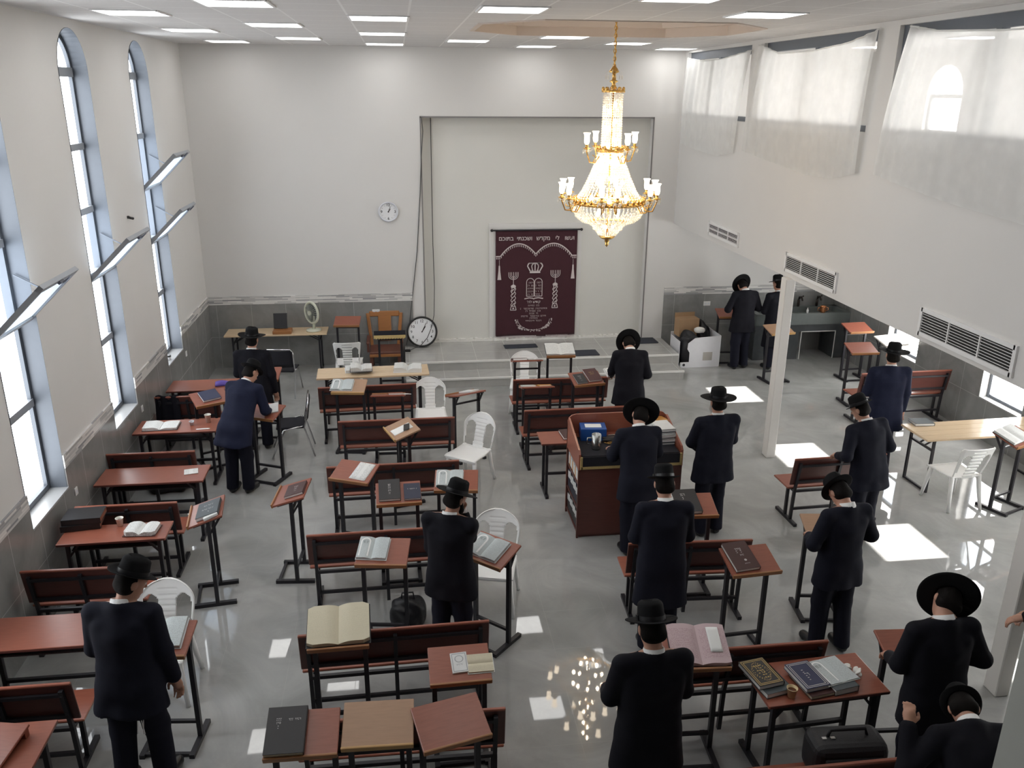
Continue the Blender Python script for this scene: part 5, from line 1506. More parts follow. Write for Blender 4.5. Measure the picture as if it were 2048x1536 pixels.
# ------------------------------------------------------------------ chandelier
def chandelier():
    CX, CY = 2.585, 10.45
    r = link('chandelier', None, None, Matrix.Translation((CX, CY, 0))); tag(r, 'tall gilded crystal chandelier with glowing glass tulips', 'chandelier')
    def add(n, m, fn, parent=r): return link(n, made(m, fn), parent)
    def chain(b):
        z = ZC + .20; i = 0
        while z > 5.14:
            a = R(90 * (i % 2))
            tube(b, [(.016 * math.cos(t) * math.cos(a), .016 * math.cos(t) * math.sin(a), z - .03 + .028 * math.sin(t)) for t in [k * PI / 6 for k in range(12)]], .0055, 5, closed=True)
            z -= .042; i += 1
        tube(b, [(0.004, 0, ZC + .2), (.004, 0, 5.1)], .006, 5)
    add('chain', 'gold', chain)
    add('canopy', 'gold', lambda b: lathe(b, [(0, ZC + .205), (.07, ZC + .20), (.06, ZC + .17), (.015, ZC + .15), (0, ZC + .15)], 20))
    add('finial_stem', 'gold', lambda b: lathe(b, [(0, 5.16), (.02, 5.15), (.06, 5.10), (.065, 5.09), (.02, 5.07), (.025, 5.0), (.055, 4.985), (.02, 4.96), (.03, 4.93), (.05, 4.90), (0, 4.90)], 20))
    for i in range(6):
        a = i * PI / 3
        add('crystal_drop', 'crystal', lambda b: [tube(b, [(0, 0, 5.09), (.07 * math.cos(a), .07 * math.sin(a), 5.11), (.10 * math.cos(a), .10 * math.sin(a), 5.07)], .003, 5), ball(b, (.10 * math.cos(a), .10 * math.sin(a), 5.03), .011, 6, 5, (1, 1, 2.6))])
    def ring(b, rad, z, h, n, wave):
        lathe(b, [(rad - .012, z - h), (rad + .010, z - h * .7), (rad + .016, z), (rad + .008, z + h * .7), (rad - .012, z + h), (rad - .02, z), (rad - .012, z - h)], 48)
        for i in range(n):
            a = 2 * PI * i / n
            ball(b, (rad * math.cos(a) * 1.02, rad * math.sin(a) * 1.02, z + h * 1.1), wave, 8, 6, (1, 1, 1.6))
            ball(b, (rad * math.cos(a + PI / n) * 1.03, rad * math.sin(a + PI / n) * 1.03, z - h * .2), wave * .8, 8, 6)
    add('crown_ring', 'gold', lambda b: ring(b, .125, 4.875, .018, 10, .018))
    add('neck_ring', 'gold', lambda b: ring(b, .165, 4.19, .026, 14, .02))
    add('main_ring', 'gold', lambda b: ring(b, .43, 3.565, .028, 30, .022))
    add('base_ring', 'gold', lambda b: ring(b, .228, 3.318, .010, 20, .009))
    add('spine', 'gold', lambda b: cyl(b, (0, 0, 3.1), (0, 0, 4.9), .012, 10))
    add('bottom_finial', 'gold', lambda b: lathe(b, [(0, 3.145), (.105, 3.14), (.08, 3.115), (.06, 3.105), (.025, 3.095), (.032, 3.075), (.018, 3.055), (.026, 3.04), (.012, 3.015), (0, 3.0)], 20))
    def bead(b, p, s, n):
        x, y = frame_of(Vector(p)) if Vector(p).length > 0 else (Vector((1, 0, 0)), Vector((0, 1, 0)))
        p = Vector(p)
        vs = [b.verts.new(p + Vector(o) * s) for o in ((1, 0, 0), (0, 1, 0), (-1, 0, 0), (0, -1, 0), (0, 0, 1.25), (0, 0, -1.25))]
        for i in range(4):
            b.faces.new((vs[i], vs[(i + 1) % 4], vs[4])); b.faces.new((vs[(i + 1) % 4], vs[i], vs[5]))
    def strands(b, prof, n, s, step):
        """n strands of beads following a profile (radius, z)"""
        for k in range(n):
            a = 2 * PI * k / n
            acc = 0
            for (r0, z0), (r1, z1) in zip(prof, prof[1:]):
                L = math.hypot(r1 - r0, z1 - z0); m = max(1, int(L / step))
                for i in range(m):
                    t = i / m
                    rr, z = r0 + (r1 - r0) * t, z0 + (z1 - z0) * t
                    bead(b, (rr * math.cos(a), rr * math.sin(a), z), s, 4)
    add('crystal_column', 'crystal', lambda b: strands(b, [(.112, 4.86), (.118, 4.22)], 26, .0125, .027))
    add('crystal_cone', 'crystal', lambda b: strands(b, [(.15, 4.16), (.18, 4.05), (.25, 3.88), (.335, 3.70), (.405, 3.60)], 46, .0125, .030))
    add('crystal_bowl', 'crystal', lambda b: strands(b, [(.43, 3.53), (.432, 3.46), (.405, 3.39), (.335, 3.335), (.24, 3.31)], 46, .0135, .028))
    add('crystal_tiers', 'crystal', lambda b: [strands(b, [(.222, 3.312), (.212, 3.262)], 42, .0115, .024), strands(b, [(.185, 3.258), (.172, 3.205)], 36, .0115, .024), strands(b, [(.14, 3.20), (.10, 3.145)], 28, .0115, .022)])
    # bulbs inside the crystal
    def bulb(p, rad=.022):
        o = add('bulb', 'lamp_glow', lambda b: ball(b, p, rad, 10, 8, (1, 1, 1.5)))
    for z in (4.72, 4.52, 4.32): bulb((.03, 0, z)); bulb((-.03, .02, z - .08))
    for i in range(5): a = i * 1.257; bulb((.16 * math.cos(a), .16 * math.sin(a), 3.80))
    for i in range(6): a = i * 1.047 + .3; bulb((.25 * math.cos(a), .25 * math.sin(a), 3.60))
    for i in range(4): a = i * 1.571; bulb((.10 * math.cos(a), .10 * math.sin(a), 4.05))
    for i in range(4): a = i * 1.571 + .5; bulb((.17 * math.cos(a), .17 * math.sin(a), 3.43))
    for i in range(3): a = i * 2.094; bulb((.07 * math.cos(a), .07 * math.sin(a), 3.26), .016)
    # arms with glass tulips
    def arm(a, r0, z0, r1, z1, k):
        ca, sa = math.cos(a), math.sin(a)
        P = lambda rr, z: (rr * ca, rr * sa, z)
        ao = add('arm', 'gold', lambda b: [tube(b, [P(r0, z0), P(r0 + (r1 - r0) * .35, z0 - .085 * k), P(r0 + (r1 - r0) * .75, z0 - .075 * k), P(r1, z1 - .03), P(r1, z1)], .0085, 7), tube(b, [P(r0 + (r1 - r0) * .5, z0 - .08 * k), P(r0 + (r1 - r0) * .3, z0 - .02), P(r0 + (r1 - r0) * .55, z0 + .01)], .006, 6)])
        T_ = Matrix.Translation(P(r1, z1))
        link('cup', made('gold', lambda b: lathe(b, [(0, -.03), (.022, -.025), (.014, -.005), (.046, .008), (.048, .014), (.02, .016), (.018, .05), (.024, .055), (0, .055)], 14, T_)), ao)
        link('tulip_shade', made('tulip_glow', lambda b: lathe(b, [(.018, .055), (.030, .075), (.034, .11), (.030, .145), (.034, .17), (.046, .19)], 14, T_)), ao)
        link('drops', made('crystal', lambda b: [tube(b, [(r1 * ca + .045 * math.cos(t), r1 * sa + .045 * math.sin(t), z1 - .012) for t in [i * PI / 6 for i in range(12)]], .004, 5, closed=True)] + [ball(b, (r1 * ca + .045 * math.cos(t), r1 * sa + .045 * math.sin(t), z1 - .02 - .018 * (j % 2)), .008, 6, 5, (1, 1, 2.4)) for j, t in enumerate([i * PI / 3 for i in range(6)])]), ao)
    for i in range(6):
        base = i * PI / 3 + .30
        for da, rr in ((-.15, .62), (.15, .62)): arm(base + da, .43, 3.56, rr, 3.63, 1.0)
    for i in range(4): arm(i * PI / 2 + .35, .155, 4.13, .35, 4.21, 1.0)
    for i in range(24):
        a = 2 * PI * i / 24
        if i % 2 == 0: add('ring_drop', 'crystal', lambda b: ball(b, (.455 * math.cos(a), .455 * math.sin(a), 3.50), .010, 6, 5, (1, 1, 2.6)))
chandelier()
# ------------------------------------------------------------------ people
def surface_nets(F, org, h):
    """quads of the zero level of a sampled field"""
    ins = F < 0
    nx, ny, nz = F.shape
    c = np.zeros((nx - 1, ny - 1, nz - 1), np.uint8)
    offs = [(i, j, k) for i in (0, 1) for j in (0, 1) for k in (0, 1)]
    for i, j, k in offs: c += ins[i:nx - 1 + i, j:ny - 1 + j, k:nz - 1 + k]
    act = (c > 0) & (c < 8)
    idx = -np.ones(act.shape, np.int64)
    cells = np.argwhere(act)
    idx[act] = np.arange(len(cells))
    pos = np.zeros((len(cells), 3)); cnt = np.zeros(len(cells))
    edges = [(a, b) for a in offs for b in offs if sum(b[q] - a[q] for q in range(3)) == 1 and all(b[q] >= a[q] for q in range(3))]
    for a, b in edges:
        fa = F[cells[:, 0] + a[0], cells[:, 1] + a[1], cells[:, 2] + a[2]]
        fb = F[cells[:, 0] + b[0], cells[:, 1] + b[1], cells[:, 2] + b[2]]
        m = (fa < 0) != (fb < 0)
        t = np.where(m, fa / np.where(m, fa - fb, 1), 0)
        for q in range(3): pos[:, q] += np.where(m, a[q] + t * (b[q] - a[q]), 0)
        cnt += m
    V = (cells + pos / cnt[:, None]) * h + org
    quads = []
    for ax in range(3):
        o1, o2 = [q for q in range(3) if q != ax]
        A = [slice(1, -1)] * 3; A[ax] = slice(0, -1)
        B = [slice(1, -1)] * 3; B[ax] = slice(1, None)
        s0, s1 = ins[tuple(A)], ins[tuple(B)]
        e = np.argwhere(s0 != s1)
        if not len(e): continue
        flip = s0[e[:, 0], e[:, 1], e[:, 2]]
        e = e.copy(); e[:, o1] += 1; e[:, o2] += 1
        def at_(d1, d2):
            g = e.copy(); g[:, o1] += d1; g[:, o2] += d2
            return idx[g[:, 0], g[:, 1], g[:, 2]]
        q = np.stack([at_(-1, -1), at_(0, -1), at_(0, 0), at_(-1, 0)], 1)
        f = flip if ax != 1 else ~flip
        q[~f] = q[~f][:, ::-1]
        quads.append(q)
    return V, np.concatenate(quads)

class Field:
    """smooth union of simple volumes on a grid"""
    def __init__(self, h): self.h, self.P = h, []
    def cap(self, a, b, r1, r2=None, k=.02): self.P.append(('c', np.array(a, float), np.array(b, float), r1, r1 if r2 is None else r2, k)); return self
    def ell(self, c, r, Rm=None, k=.02): self.P.append(('e', np.array(c, float), np.array(r, float), np.eye(3) if Rm is None else np.array(Rm, float), 0, k)); return self
    def cut(self, fn): self.P.append(('x', fn)); return self
    def build(self, name, m, noise=0.0, seed=0):
        h = self.h
        lo, hi = np.full(3, 9.), np.full(3, -9.)
        for p in self.P:
            if p[0] == 'c': pts, r = np.stack([p[1], p[2]]), max(p[3], p[4])
            elif p[0] == 'e': pts, r = p[1][None], p[2].max()
            else: continue
            lo = np.minimum(lo, pts.min(0) - r); hi = np.maximum(hi, pts.max(0) + r)
        lo -= 3 * h; hi += 3 * h
        n = np.ceil((hi - lo) / h).astype(int) + 1
        ax = [lo[q] + h * np.arange(n[q]) for q in range(3)]
        F = np.full(n, .5)
        for p in self.P:
            if p[0] == 'x':
                F = np.maximum(F, p[1](ax[0][:, None, None], ax[1][None, :, None], ax[2][None, None, :])); continue
            k = p[5]
            if p[0] == 'c': pts, r = np.stack([p[1], p[2]]), max(p[3], p[4])
            else: pts, r = p[1][None], p[2].max()
            a = np.clip(((pts.min(0) - r - k - 2.5 * h - lo) / h).astype(int), 0, n)
            b = np.clip(((pts.max(0) + r + k + 2.5 * h - lo) / h).astype(int) + 1, 0, n)
            X, Y, Z = (ax[0][a[0]:b[0], None, None], ax[1][None, a[1]:b[1], None], ax[2][None, None, a[2]:b[2]])
            if p[0] == 'c':
                d = p[2] - p[1]; L = max(d @ d, 1e-9)
                t = np.clip(((X - p[1][0]) * d[0] + (Y - p[1][1]) * d[1] + (Z - p[1][2]) * d[2]) / L, 0, 1)
                D = np.sqrt((X - p[1][0] - t * d[0]) ** 2 + (Y - p[1][1] - t * d[1]) ** 2 + (Z - p[1][2] - t * d[2]) ** 2) - (p[3] + (p[4] - p[3]) * t)
            else:
                x, y, z = X - p[1][0], Y - p[1][1], Z - p[1][2]
                Rm, rr = p[3], p[2]
                u = (Rm[0, 0] * x + Rm[1, 0] * y + Rm[2, 0] * z) / rr[0]; v = (Rm[0, 1] * x + Rm[1, 1] * y + Rm[2, 1] * z) / rr[1]; w = (Rm[0, 2] * x + Rm[1, 2] * y + Rm[2, 2] * z) / rr[2]
                k0 = np.sqrt(u * u + v * v + w * w)
                k1 = np.sqrt((u / rr[0]) ** 2 + (v / rr[1]) ** 2 + (w / rr[2]) ** 2) + 1e-9
                D = k0 * (k0 - 1) / k1
            G = F[a[0]:b[0], a[1]:b[1], a[2]:b[2]]
            q = np.clip(.5 + .5 * (G - D) / k, 0, 1)
            F[a[0]:b[0], a[1]:b[1], a[2]:b[2]] = G * (1 - q) + D * q - k * q * (1 - q)
        if noise:
            rn = np.random.RandomState(seed)
            X, Y, Z = ax[0][:, None, None], ax[1][None, :, None], ax[2][None, None, :]
            for i in range(5):
                f = rn.uniform(8, 26, 3) * np.array([1, 1, .45]); ph = rn.uniform(0, 6)
                F = F + noise * .45 * np.sin(f[0] * X + f[1] * Y + f[2] * Z * (1 if i % 2 else -1) + ph)
        F[0], F[-1], F[:, 0], F[:, -1], F[:, :, 0], F[:, :, -1] = (.1,) * 6
        V, Q = surface_nets(F, lo, h)
        me = bpy.data.meshes.new(name)
        me.from_pydata(V.tolist(), [], Q.tolist())
        me.polygons.foreach_set('use_smooth', [True] * len(me.polygons))
        bm = bmesh.new(); bm.from_mesh(me)
        bmesh.ops.recalc_face_normals(bm, faces=bm.faces[:])
        bm.to_mesh(me); bm.free()
        for mm in (m if isinstance(m, (list, tuple)) else [m]): me.materials.append(MAT[mm])
        return me

def hat_mesh(brim, curl):
    def f(b):
        n, S = 48, 14
        def crown(u, v):
            a = u * 2 * PI
            x, y = math.cos(a), math.sin(a)
            rr = .094 - .012 * v
            z = .125 * v
            if v > .8: rr *= 1 - .30 * ((v - .8) / .2) ** 2
            z -= .010 * max(0, y) ** 2 * v
            return (rr * x * .93, rr * y * 1.14, z)
        sheet(b, n, 10, crown)
        top = [b.verts.new((crown(i / n, 1)[0], crown(i / n, 1)[1], crown(i / n, 1)[2])) for i in range(n)]
        mid = [b.verts.new((v.co.x * .45, v.co.y * .62, .125 - .028 * (1 if abs(v.co.x) < .04 else .7))) for v in top]
        for i in range(n):
            f_ = b.faces.new((top[i], top[(i + 1) % n], mid[(i + 1) % n], mid[i])); f_.smooth = True
        f_ = b.faces.new(mid); f_.smooth = True
        def br(u, v):
            a = u * 2 * PI
            r0, r1 = .088, brim
            rr = r0 + (r1 - r0) * v
            z = .004 + curl * v ** 2.2 * (abs(math.cos(a)) ** 2) - .012 * v * max(0, math.sin(a)) + .006 * v * max(0, -math.sin(a))
            return (rr * math.cos(a) * (.96), rr * math.sin(a) * (1.09 - .03 * v), z)
        sheet(b, n, 6, br, .004)
    return made('hat_felt', f)
_hat = {}
HATRIB = made('hat_ribbon', lambda b: [sheet(b, 40, 1, lambda u, v: (.0955 * .93 * math.cos(u * 2 * PI) * (1 - .01 * v), .0955 * 1.14 * math.sin(u * 2 * PI) * (1 - .01 * v), .006 + .030 * v)), box(b, (-.0905, .0, .022), (.006, .04, .03))])

def rot3(rx=0, ry=0, rz=0): return np.array((Matrix.Rotation(R(rz), 3, 'Z') @ Matrix.Rotation(R(ry), 3, 'Y') @ Matrix.Rotation(R(rx), 3, 'X')))

def ik(s, t, l1, l2, pole):
    s, t = np.array(s, float), np.array(t, float)
    d = t - s; L = np.linalg.norm(d)
    if L > (l1 + l2) * .995: t = s + d / L * (l1 + l2) * .995; d = t - s; L = np.linalg.norm(d)
    u = d / L
    a = (l1 * l1 - l2 * l2 + L * L) / (2 * L)
    hgt = math.sqrt(max(0, l1 * l1 - a * a))
    p = np.array(pole, float); p = p - u * (p @ u); p /= np.linalg.norm(p)
    return s + u * a + p * hgt, t

def person(x, y, rz, label, H=1.74, lean=0, side=0, bow=0, turn=0, tilt=0, rh=(.16, .30, 1.06), lh=(-.16, .30, 1.06), suit='suit_black', hat=.165, curl=.018, wide=1.0,
           coat=.70, feet=((.10, .02), (-.10, -.02)), beard=None, hair='hair_dark', strings=0, rpole=(.38, -.45, -.8), lpole=(-.38, -.45, -.8), hq=.009, flare=1.0, grip=.7, hat_back=0.0):
    """standing man facing +Y in his own frame; angles in degrees, hand targets in metres for a 1.74 m body"""
    s = H / 1.74
    A = np.array
    hipz = .90
    Rl = rot3(rx=-lean, ry=side)
    def U(p, base=hipz):                               # lean of the upper body about the hips
        q = A(p, float) - A([0, 0, base]); return Rl @ q + A([0, 0, base])
    Rh = Rl @ rot3(rx=-bow, ry=tilt, rz=turn)
    nk = U((0, -.012, 1.485))
    def Hd(p): return Rh @ (A(p, float) - A([0, -.012, 1.485])) + nk
    sh = {1: U((.185 * wide, -.01, 1.405)), -1: U((-.185 * wide, -.01, 1.405))}
    b = Field(hq)
    # trunk and legs
    for q in (-1, 1):
        b.cap(U((q * .085, 0, .97)), U((q * .10, 0, 1.33)), .105, .105, .06)
        b.cap(U((q * .03, -.01, 1.43)), sh[q], .062, .060, .04)
        fx, fy = feet[0] if q == 1 else feet[1]
        hip, kn, an = A([q * .09, 0, .90]), A([(q * .09 + fx) / 2, .025 + fy * .5, .50]), A([fx, fy - .02, .09])
        b.cap(hip, kn, .088, .058, .04); b.cap(kn, an, .057, .040, .03)
        b.cap(an + A([0, -.02, -.045]), A([fx + q * .02, fy + .12, .035]), .040, .033, .03)
    b.cap(U((0, 0, .95)), U((0, 0, 1.10)), .12, .11, .06)
    b.cap(U((0, -.01, 1.42)), Hd((0, 0, 1.56)), .056, .054, .03)
    # head
    b.ell(Hd((0, .010, 1.635)), (.076, .097, .112), Rh, .02)
    b.ell(Hd((0, .040, 1.565)), (.056, .062, .058), Rh, .03)
    b.cap(Hd((0, .10, 1.635)), Hd((0, .122, 1.602)), .010, .014, .012)
    b.cap(Hd((-.035, .090, 1.655)), Hd((.035, .090, 1.655)), .014, .014, .012)
    b.cap(Hd((-.018, .098, 1.565)), Hd((.018, .098, 1.565)), .010, .010, .010)
    b.ell(Hd((0, .085, 1.528)), (.022, .018, .018), Rh, .015)
    for q in (-1, 1): b.ell(Hd((q * .080, -.005, 1.620)), (.012, .024, .034), Rh, .006)
    # arms with hands
    wr = {}
    for q, tgt, pole in ((1, rh, rpole), (-1, lh, lpole)):
        el, w = ik(sh[q], tgt, .295, .265, pole)
        b.cap(sh[q], el, .052, .042, .03); b.cap(el, w, .042, .030, .03)
        d = (w - el) / np.linalg.norm(w - el)
        wr[q] = (el, w, d)
        up = A([0, 0, 1.0]) - d * d[2]; up /= np.linalg.norm(up)
        if abs(d[2]) > .85: up = A([0, 1.0, 0]) - d * d[1]; up /= np.linalg.norm(up)
        sd = np.cross(d, up)
        pc = w + d * .050
        b.cap(w, pc + d * .02, .026, .030, .02)
        b.ell(pc + d * .012, (.041, .045, .019), np.stack([sd, d, up], 1), .015)
        dn = -up
        for i, (o, ln) in enumerate(((-.030, .066), (-.010, .075), (.010, .071), (.029, .056))):
            k0 = pc + d * .048 + sd * o
            a1, a2, a3 = grip * .5, grip * 1.1, grip * 1.6
            k1 = k0 + (d * math.cos(a1) + dn * math.sin(a1)) * ln * .45
            k2 = k1 + (d * math.cos(a2) + dn * math.sin(a2)) * ln * .32
            k3 = k2 + (d * math.cos(a3) + dn * math.sin(a3)) * ln * .28
            b.cap(k0, k1, .0098, .0092, .005); b.cap(k1, k2, .0092, .0085, .003); b.cap(k2, k3, .0085, .0075, .003)
        ts = -q
        t0 = pc - d * .015 + sd * ts * .034
        t1 = t0 + (d * .6 + sd * ts * .6 + dn * .45) * .036
        b.cap(t0, t1, .013, .011, .008); b.cap(t1, t1 + (d * .95 + dn * .35) * .030, .011, .009, .004)
    M = at(x, y, 0, rz) @ Matrix.Diagonal((s, s, s, 1))
    o = link('person', b.build('body', 'skin'), None, M)
    tag(o, label, 'person')
    by = -.012 - .17 * math.sin(R(lean))
    # trousers
    t = Field(.012)
    for q in (-1, 1):
        fx, fy = feet[0] if q == 1 else feet[1]
        hip, kn, an = A([q * .090, -.002, .89]), A([(q * .09 + fx) / 2, .015 + fy * .5, .50]), A([fx, fy - .025, .075])
        t.cap(hip, kn, .104, .086, .05); t.cap(kn, an, .084, .078, .03)
    t.cap(U((-.07, -.002, .93)), U((.07, -.002, .93)), .100, .100, .05)
    t.cut(lambda X, Y, Z: .055 - Z + 0 * X + 0 * Y)
    link('trousers', t.build('trousers', 'trouser_dark', .004, 3), o)
    # jacket
    j = Field(.011)
    W = wide
    for q in (-1, 1):
        j.cap(U((q * .085 * W, -.004, 1.05)), U((q * .105 * W, -.008, 1.33)), .112, .108, .05)
        j.cap(U((q * .045, -.018, 1.432)), sh[q] + Rl @ A([q * .012, -.004, .012]), .058, .056, .035)
        el, w, d = wr[q]
        j.cap(sh[q] + Rl @ A([q * .004, 0, -.008]), el, .069, .060, .022); j.cap(el, w - d * .012, .060, .048, .03)
        j.cap((q * .126 * W * flare, by, coat + .0), U((q * .092 * W, -.006, .98)), .122, .112, .05)
    j.cap((0, by - .018, coat + .0), U((0, -.010, .98)), .132, .118, .05); j.cap(U((0, -.010, .98)), U((0, -.012, 1.25)), .118, .125, .05)
    j.cap((-.075 * W, by * .45, .88), (.075 * W, by * .45, .88), .128, .128, .05)
    j.cap(U((0, -.012, 1.30)), U((0, -.020, 1.455)), .125, .075, .06)
    ax_ = Hd((0, 0, 1.6)) - U((0, -.01, 1.42)); ax_ /= np.linalg.norm(ax_)
    c0 = U((0, .0, 1.452)); upv = Rl @ A([0, .35, 1.0]); upv /= np.linalg.norm(upv)
    def neck_cut(X, Y, Z):
        dd = (X - c0[0]) * upv[0] + (Y - c0[1]) * upv[1] + (Z - c0[2]) * upv[2]
        return np.where(np.sqrt((X - c0[0]) ** 2 + (Y - c0[1]) ** 2 + (Z - c0[2]) ** 2) < .25, dd - .028, -1.0)
    j.cut(neck_cut)
    def hem(X, Y, Z): return np.where((np.abs(X) < .34 * W * flare) & (np.abs(Y + .0) < .36), coat - Z, -1.0)
    arms_low = min(wr[1][1][2], wr[-1][1][2]) < coat + .06
    j.cut(hem if not arms_low else (lambda X, Y, Z: np.where((np.abs(X) < .245 * W * flare) & (np.abs(Y) < .22), coat - Z, -1.0)))
    link('jacket', j.build('jacket', suit, .003, int(abs(x * 100)) % 97), o)
    # collar, shoes
    Mc = Matrix([list(r_) + [0] for r_ in (Rl @ rot3(rx=-14 - bow * .25))] + [[0, 0, 0, 1]]); Mc.translation = Vector(U((0, -.012, 1.470)))
    link('shirt_collar', made('shirt_white', lambda bb: lathe(bb, [(.074, -.012), (.066, .036), (.060, .038), (.064, -.012), (.074, -.012)], 24, Mc)), o)
    for q in (1, -1):
        fx, fy = feet[0] if q == 1 else feet[1]
        sf = Field(.009).cap((fx, fy - .045, .045), (fx + q * .02, fy + .13, .038), .045, .042, .02).cut(lambda X, Y, Z: .002 - Z + 0 * X + 0 * Y)
        link('shoe', sf.build('shoe', 'shoe_black'), o)
        el, w, d = wr[q]
        link('shirt_cuff', made('shirt_white', lambda bb: cyl(bb, w - d * .03, w + d * .012, .040, 14, .038)), o)
    # hair, beard, eyes
    hc = Hd((0, .0, 1.640))
    fwd, upd = Rh @ A([0, 1, 0]), Rh @ A([0, 0, 1])
    hf = Field(.008).ell(hc, (.084, .100, .116), Rh, .01)
    hf.cap(Hd((-.045, -.042, 1.588)), Hd((.045, -.042, 1.588)), .036, .036, .03)
    def face_cut(X, Y, Z):
        dy = (X - hc[0]) * fwd[0] + (Y - hc[1]) * fwd[1] + (Z - hc[2]) * fwd[2]
        dz = (X - hc[0]) * upd[0] + (Y - hc[1]) * upd[1] + (Z - hc[2]) * upd[2]
        return np.minimum(np.maximum(dy - .012 - .9 * np.maximum(dz - .03, 0), -.2), np.where(dz < .09, 9, -9)) if False else np.where(dz > .055, -1.0, dy - .010)
    hf.cut(face_cut)
    link('hair', hf.build('hair', hair), o)
    if beard:
        bf = Field(.008).ell(Hd((0, .062, 1.535)), (.062, .058, .070), Rh, .02)
        bf.cap(Hd((-.066, .02, 1.60)), Hd((-.045, .06, 1.54)), .018, .026, .02).cap(Hd((.066, .02, 1.60)), Hd((.045, .06, 1.54)), .018, .026, .02)
        bf.cap(Hd((0, .085, 1.53)), Hd((0, .085, 1.45)), .042, .022, .03)
        link('beard', bf.build('beard', beard), o)
    for q in (-1, 1):
        link('eye', made('eye_white', lambda bb: ball(bb, Hd((q * .032, .090, 1.633)), .0125, 10, 8)), o)
    if hat:
        kk = (hat, curl)
        if kk not in _hat: _hat[kk] = hat_mesh(*kk)
        Mh = Matrix([list(r_) + [0] for r_ in (Rh @ rot3(rx=hat_back))] + [[0, 0, 0, 1]]); Mh.translation = Vector(Hd((0, .002, 1.678)))
        ho = link('hat', _hat[kk], o, Mh)
        link('ribbon', HATRIB, ho)
    for i in range(strings):
        q = 1 if i % 2 == 0 else -1
        xx = .07 + .02 * i
        link('tassel', made('shirt_white', lambda bb: tube(bb, [(xx, -.135, .80), (xx + .01, -.128, .70), (xx - .015 * q, -.115, .55)], .0035, 5)), o)
    return o

person(-2.10, 11.52, -4, 'man in a long black coat and brimmed hat standing beside the black chrome chair', H=1.73, bow=3, tilt=4, turn=-10, rh=(.27, .05, .80), lh=(-.15, .28, 1.05), coat=.55, rpole=(.6, -.7, 0), hat=.19, curl=.02)
person(-2.13, 10.12, -22, 'man in a navy suit bending over a lectern, one arm stretched onto it', H=1.72, lean=34, bow=12, turn=-18, rh=(.20, .52, .93), lh=(-.12, .50, .95), suit='suit_navy', wide=1.03, hat=.15)
person(-2.00, 5.22, -8, 'man in a dark suit standing bowed at the arch-printed book by the windows', H=1.80, lean=6, bow=24, turn=-42, tilt=2, rh=(.27, .10, .80), lh=(-.14, .28, 1.0), suit='suit_midnight', wide=1.02, strings=3, hat=.155, feet=((.13, .06), (-.10, -.04)))
person(.33, 6.42, -24, 'man in a tall-crowned black hat with a hand raised to his bearded chin', H=1.72, bow=24, turn=-24, rh=(.05, .17, 1.44), lh=(-.06, .26, 1.10), suit='suit_black', beard='hair_dark', hat=.185, curl=.006, rpole=(.25, .0, -1))
person(3.12, 10.95, -4, 'man in black, head hidden by his bowed hat, at the lectern with two red books', H=1.72, lean=4, bow=62, rh=(.17, .22, 1.00), lh=(-.20, .36, 1.00), suit='suit_black', hat=.185, curl=.004, hat_back=-14)
person(2.46, 8.06, 4, 'man in black leaning over the reading platform with a very wide hat', H=1.74, lean=9, bow=42, tilt=16, turn=-14, rh=(.20, .40, 1.08), lh=(-.20, .40, 1.08), suit='suit_midnight', hat=.205, curl=.004, hat_back=-12)
person(3.42, 8.38, 6, 'gray-bearded man in an upright wide hat on open floor by the reading platform', H=1.74, bow=4, rh=(.06, .22, 1.02), lh=(-.08, .24, .98), suit='suit_midnight', beard='hair_gray', wide=1.08, hat=.20, curl=.010, rpole=(1, -.4, -.2), lpole=(-1, -.4, -.2))
person(2.20, 6.36, -4, 'man in a long dark coat with broad white collar behind the orange-lit bench', H=1.76, bow=24, rh=(.16, .30, 1.02), lh=(-.14, .30, 1.05), suit='suit_midnight', coat=.50, hat=.150, curl=.01, lean=3)
person(1.50, 4.36, 2, 'man with closely cropped hair and a black hat at the pink-gray open book', H=1.76, bow=24, rh=(.20, .28, 1.00), lh=(-.20, .28, 1.00), suit='suit_black', coat=.60, hat=.17, curl=.006, wide=1.04)
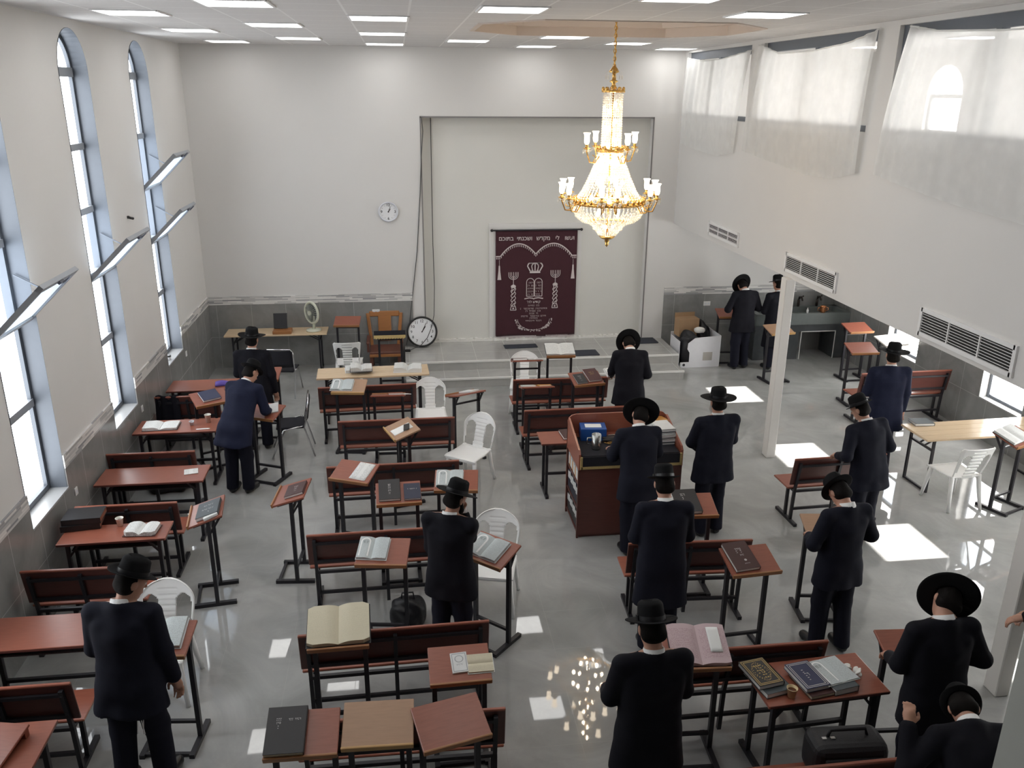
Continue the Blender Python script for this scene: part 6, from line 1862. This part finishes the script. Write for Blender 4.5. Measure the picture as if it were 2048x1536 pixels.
person(3.78, 6.18, 10, 'slim man in a dark suit at a pale lectern by the sunlit floor patch', H=1.72, bow=56, rh=(.18, .22, 1.10), lh=(-.17, .22, 1.08), suit='suit_midnight', hat=.155, curl=.006, hat_back=-10, rpole=(.6, -.5, -.6), lpole=(-.6, -.5, -.6), feet=((.10, -.06), (-.10, .05)))
person(3.56, 4.42, 0, 'man whose very wide black hat tilts over one shoulder, at a bare lectern', H=1.76, lean=5, bow=58, tilt=26, turn=-26, rh=(.19, .22, 1.05), lh=(-.16, .30, 1.00), suit='suit_black', wide=1.03, hat=.200, curl=.004, hat_back=-14, rpole=(.7, -.5, -.5))
person(3.25, 3.34, -6, 'man hunched low in black with one fist raised, at the bottom edge', H=1.70, lean=46, bow=48, turn=-20, rh=(.24, .42, .90), lh=(-.36, .44, 1.27), suit='suit_black', wide=1.12, lpole=(-.9, -.1, -.6), hat=.13, grip=1.15)
person(5.04, 4.86, 80, 'man whose hand alone reaches into view beside the pillar', H=1.74, bow=10, rh=(.15, .30, 1.05), lh=(-.05, .46, 1.13), suit='suit_black', lpole=(-.6, -.5, -.6))
person(6.30, 9.78, -6, 'stout man in a dark blue overcoat in front of the bench by the low windows', H=1.76, bow=2, turn=-10, tilt=3, rh=(.28, .06, .82), lh=(-.14, .28, 1.10), suit='suit_navy', wide=1.10, coat=.62, flare=1.1, hat=.20, curl=.02, rpole=(.6, -.7, 0))
person(5.10, 8.02, 10, 'man in a dark suit leaning aside between the sunlit bench and the pine table', H=1.72, lean=8, side=-7, bow=20, turn=24, rh=(.18, .24, 1.10), lh=(-.28, .20, 1.02), suit='suit_midnight', wide=1.04, hat=.14, curl=.006)
person(6.17, 14.36, 3, 'man in black praying at the end wall with his wide hat bowed forward', H=1.74, bow=58, tilt=-8, rh=(.16, .22, 1.10), lh=(-.16, .22, 1.10), suit='suit_black', hat=.185, curl=.004, coat=.72, hat_back=-12, rpole=(.6, -.5, -.5), lpole=(-.6, -.5, -.5))
person(6.78, 14.28, 6, 'man in a black knee-length coat half hidden by the slim pillar near the sink', H=1.72, bow=14, turn=14, rh=(.14, .28, 1.08), lh=(-.14, .28, 1.08), suit='suit_black', coat=.45, hat=.165, curl=.004)
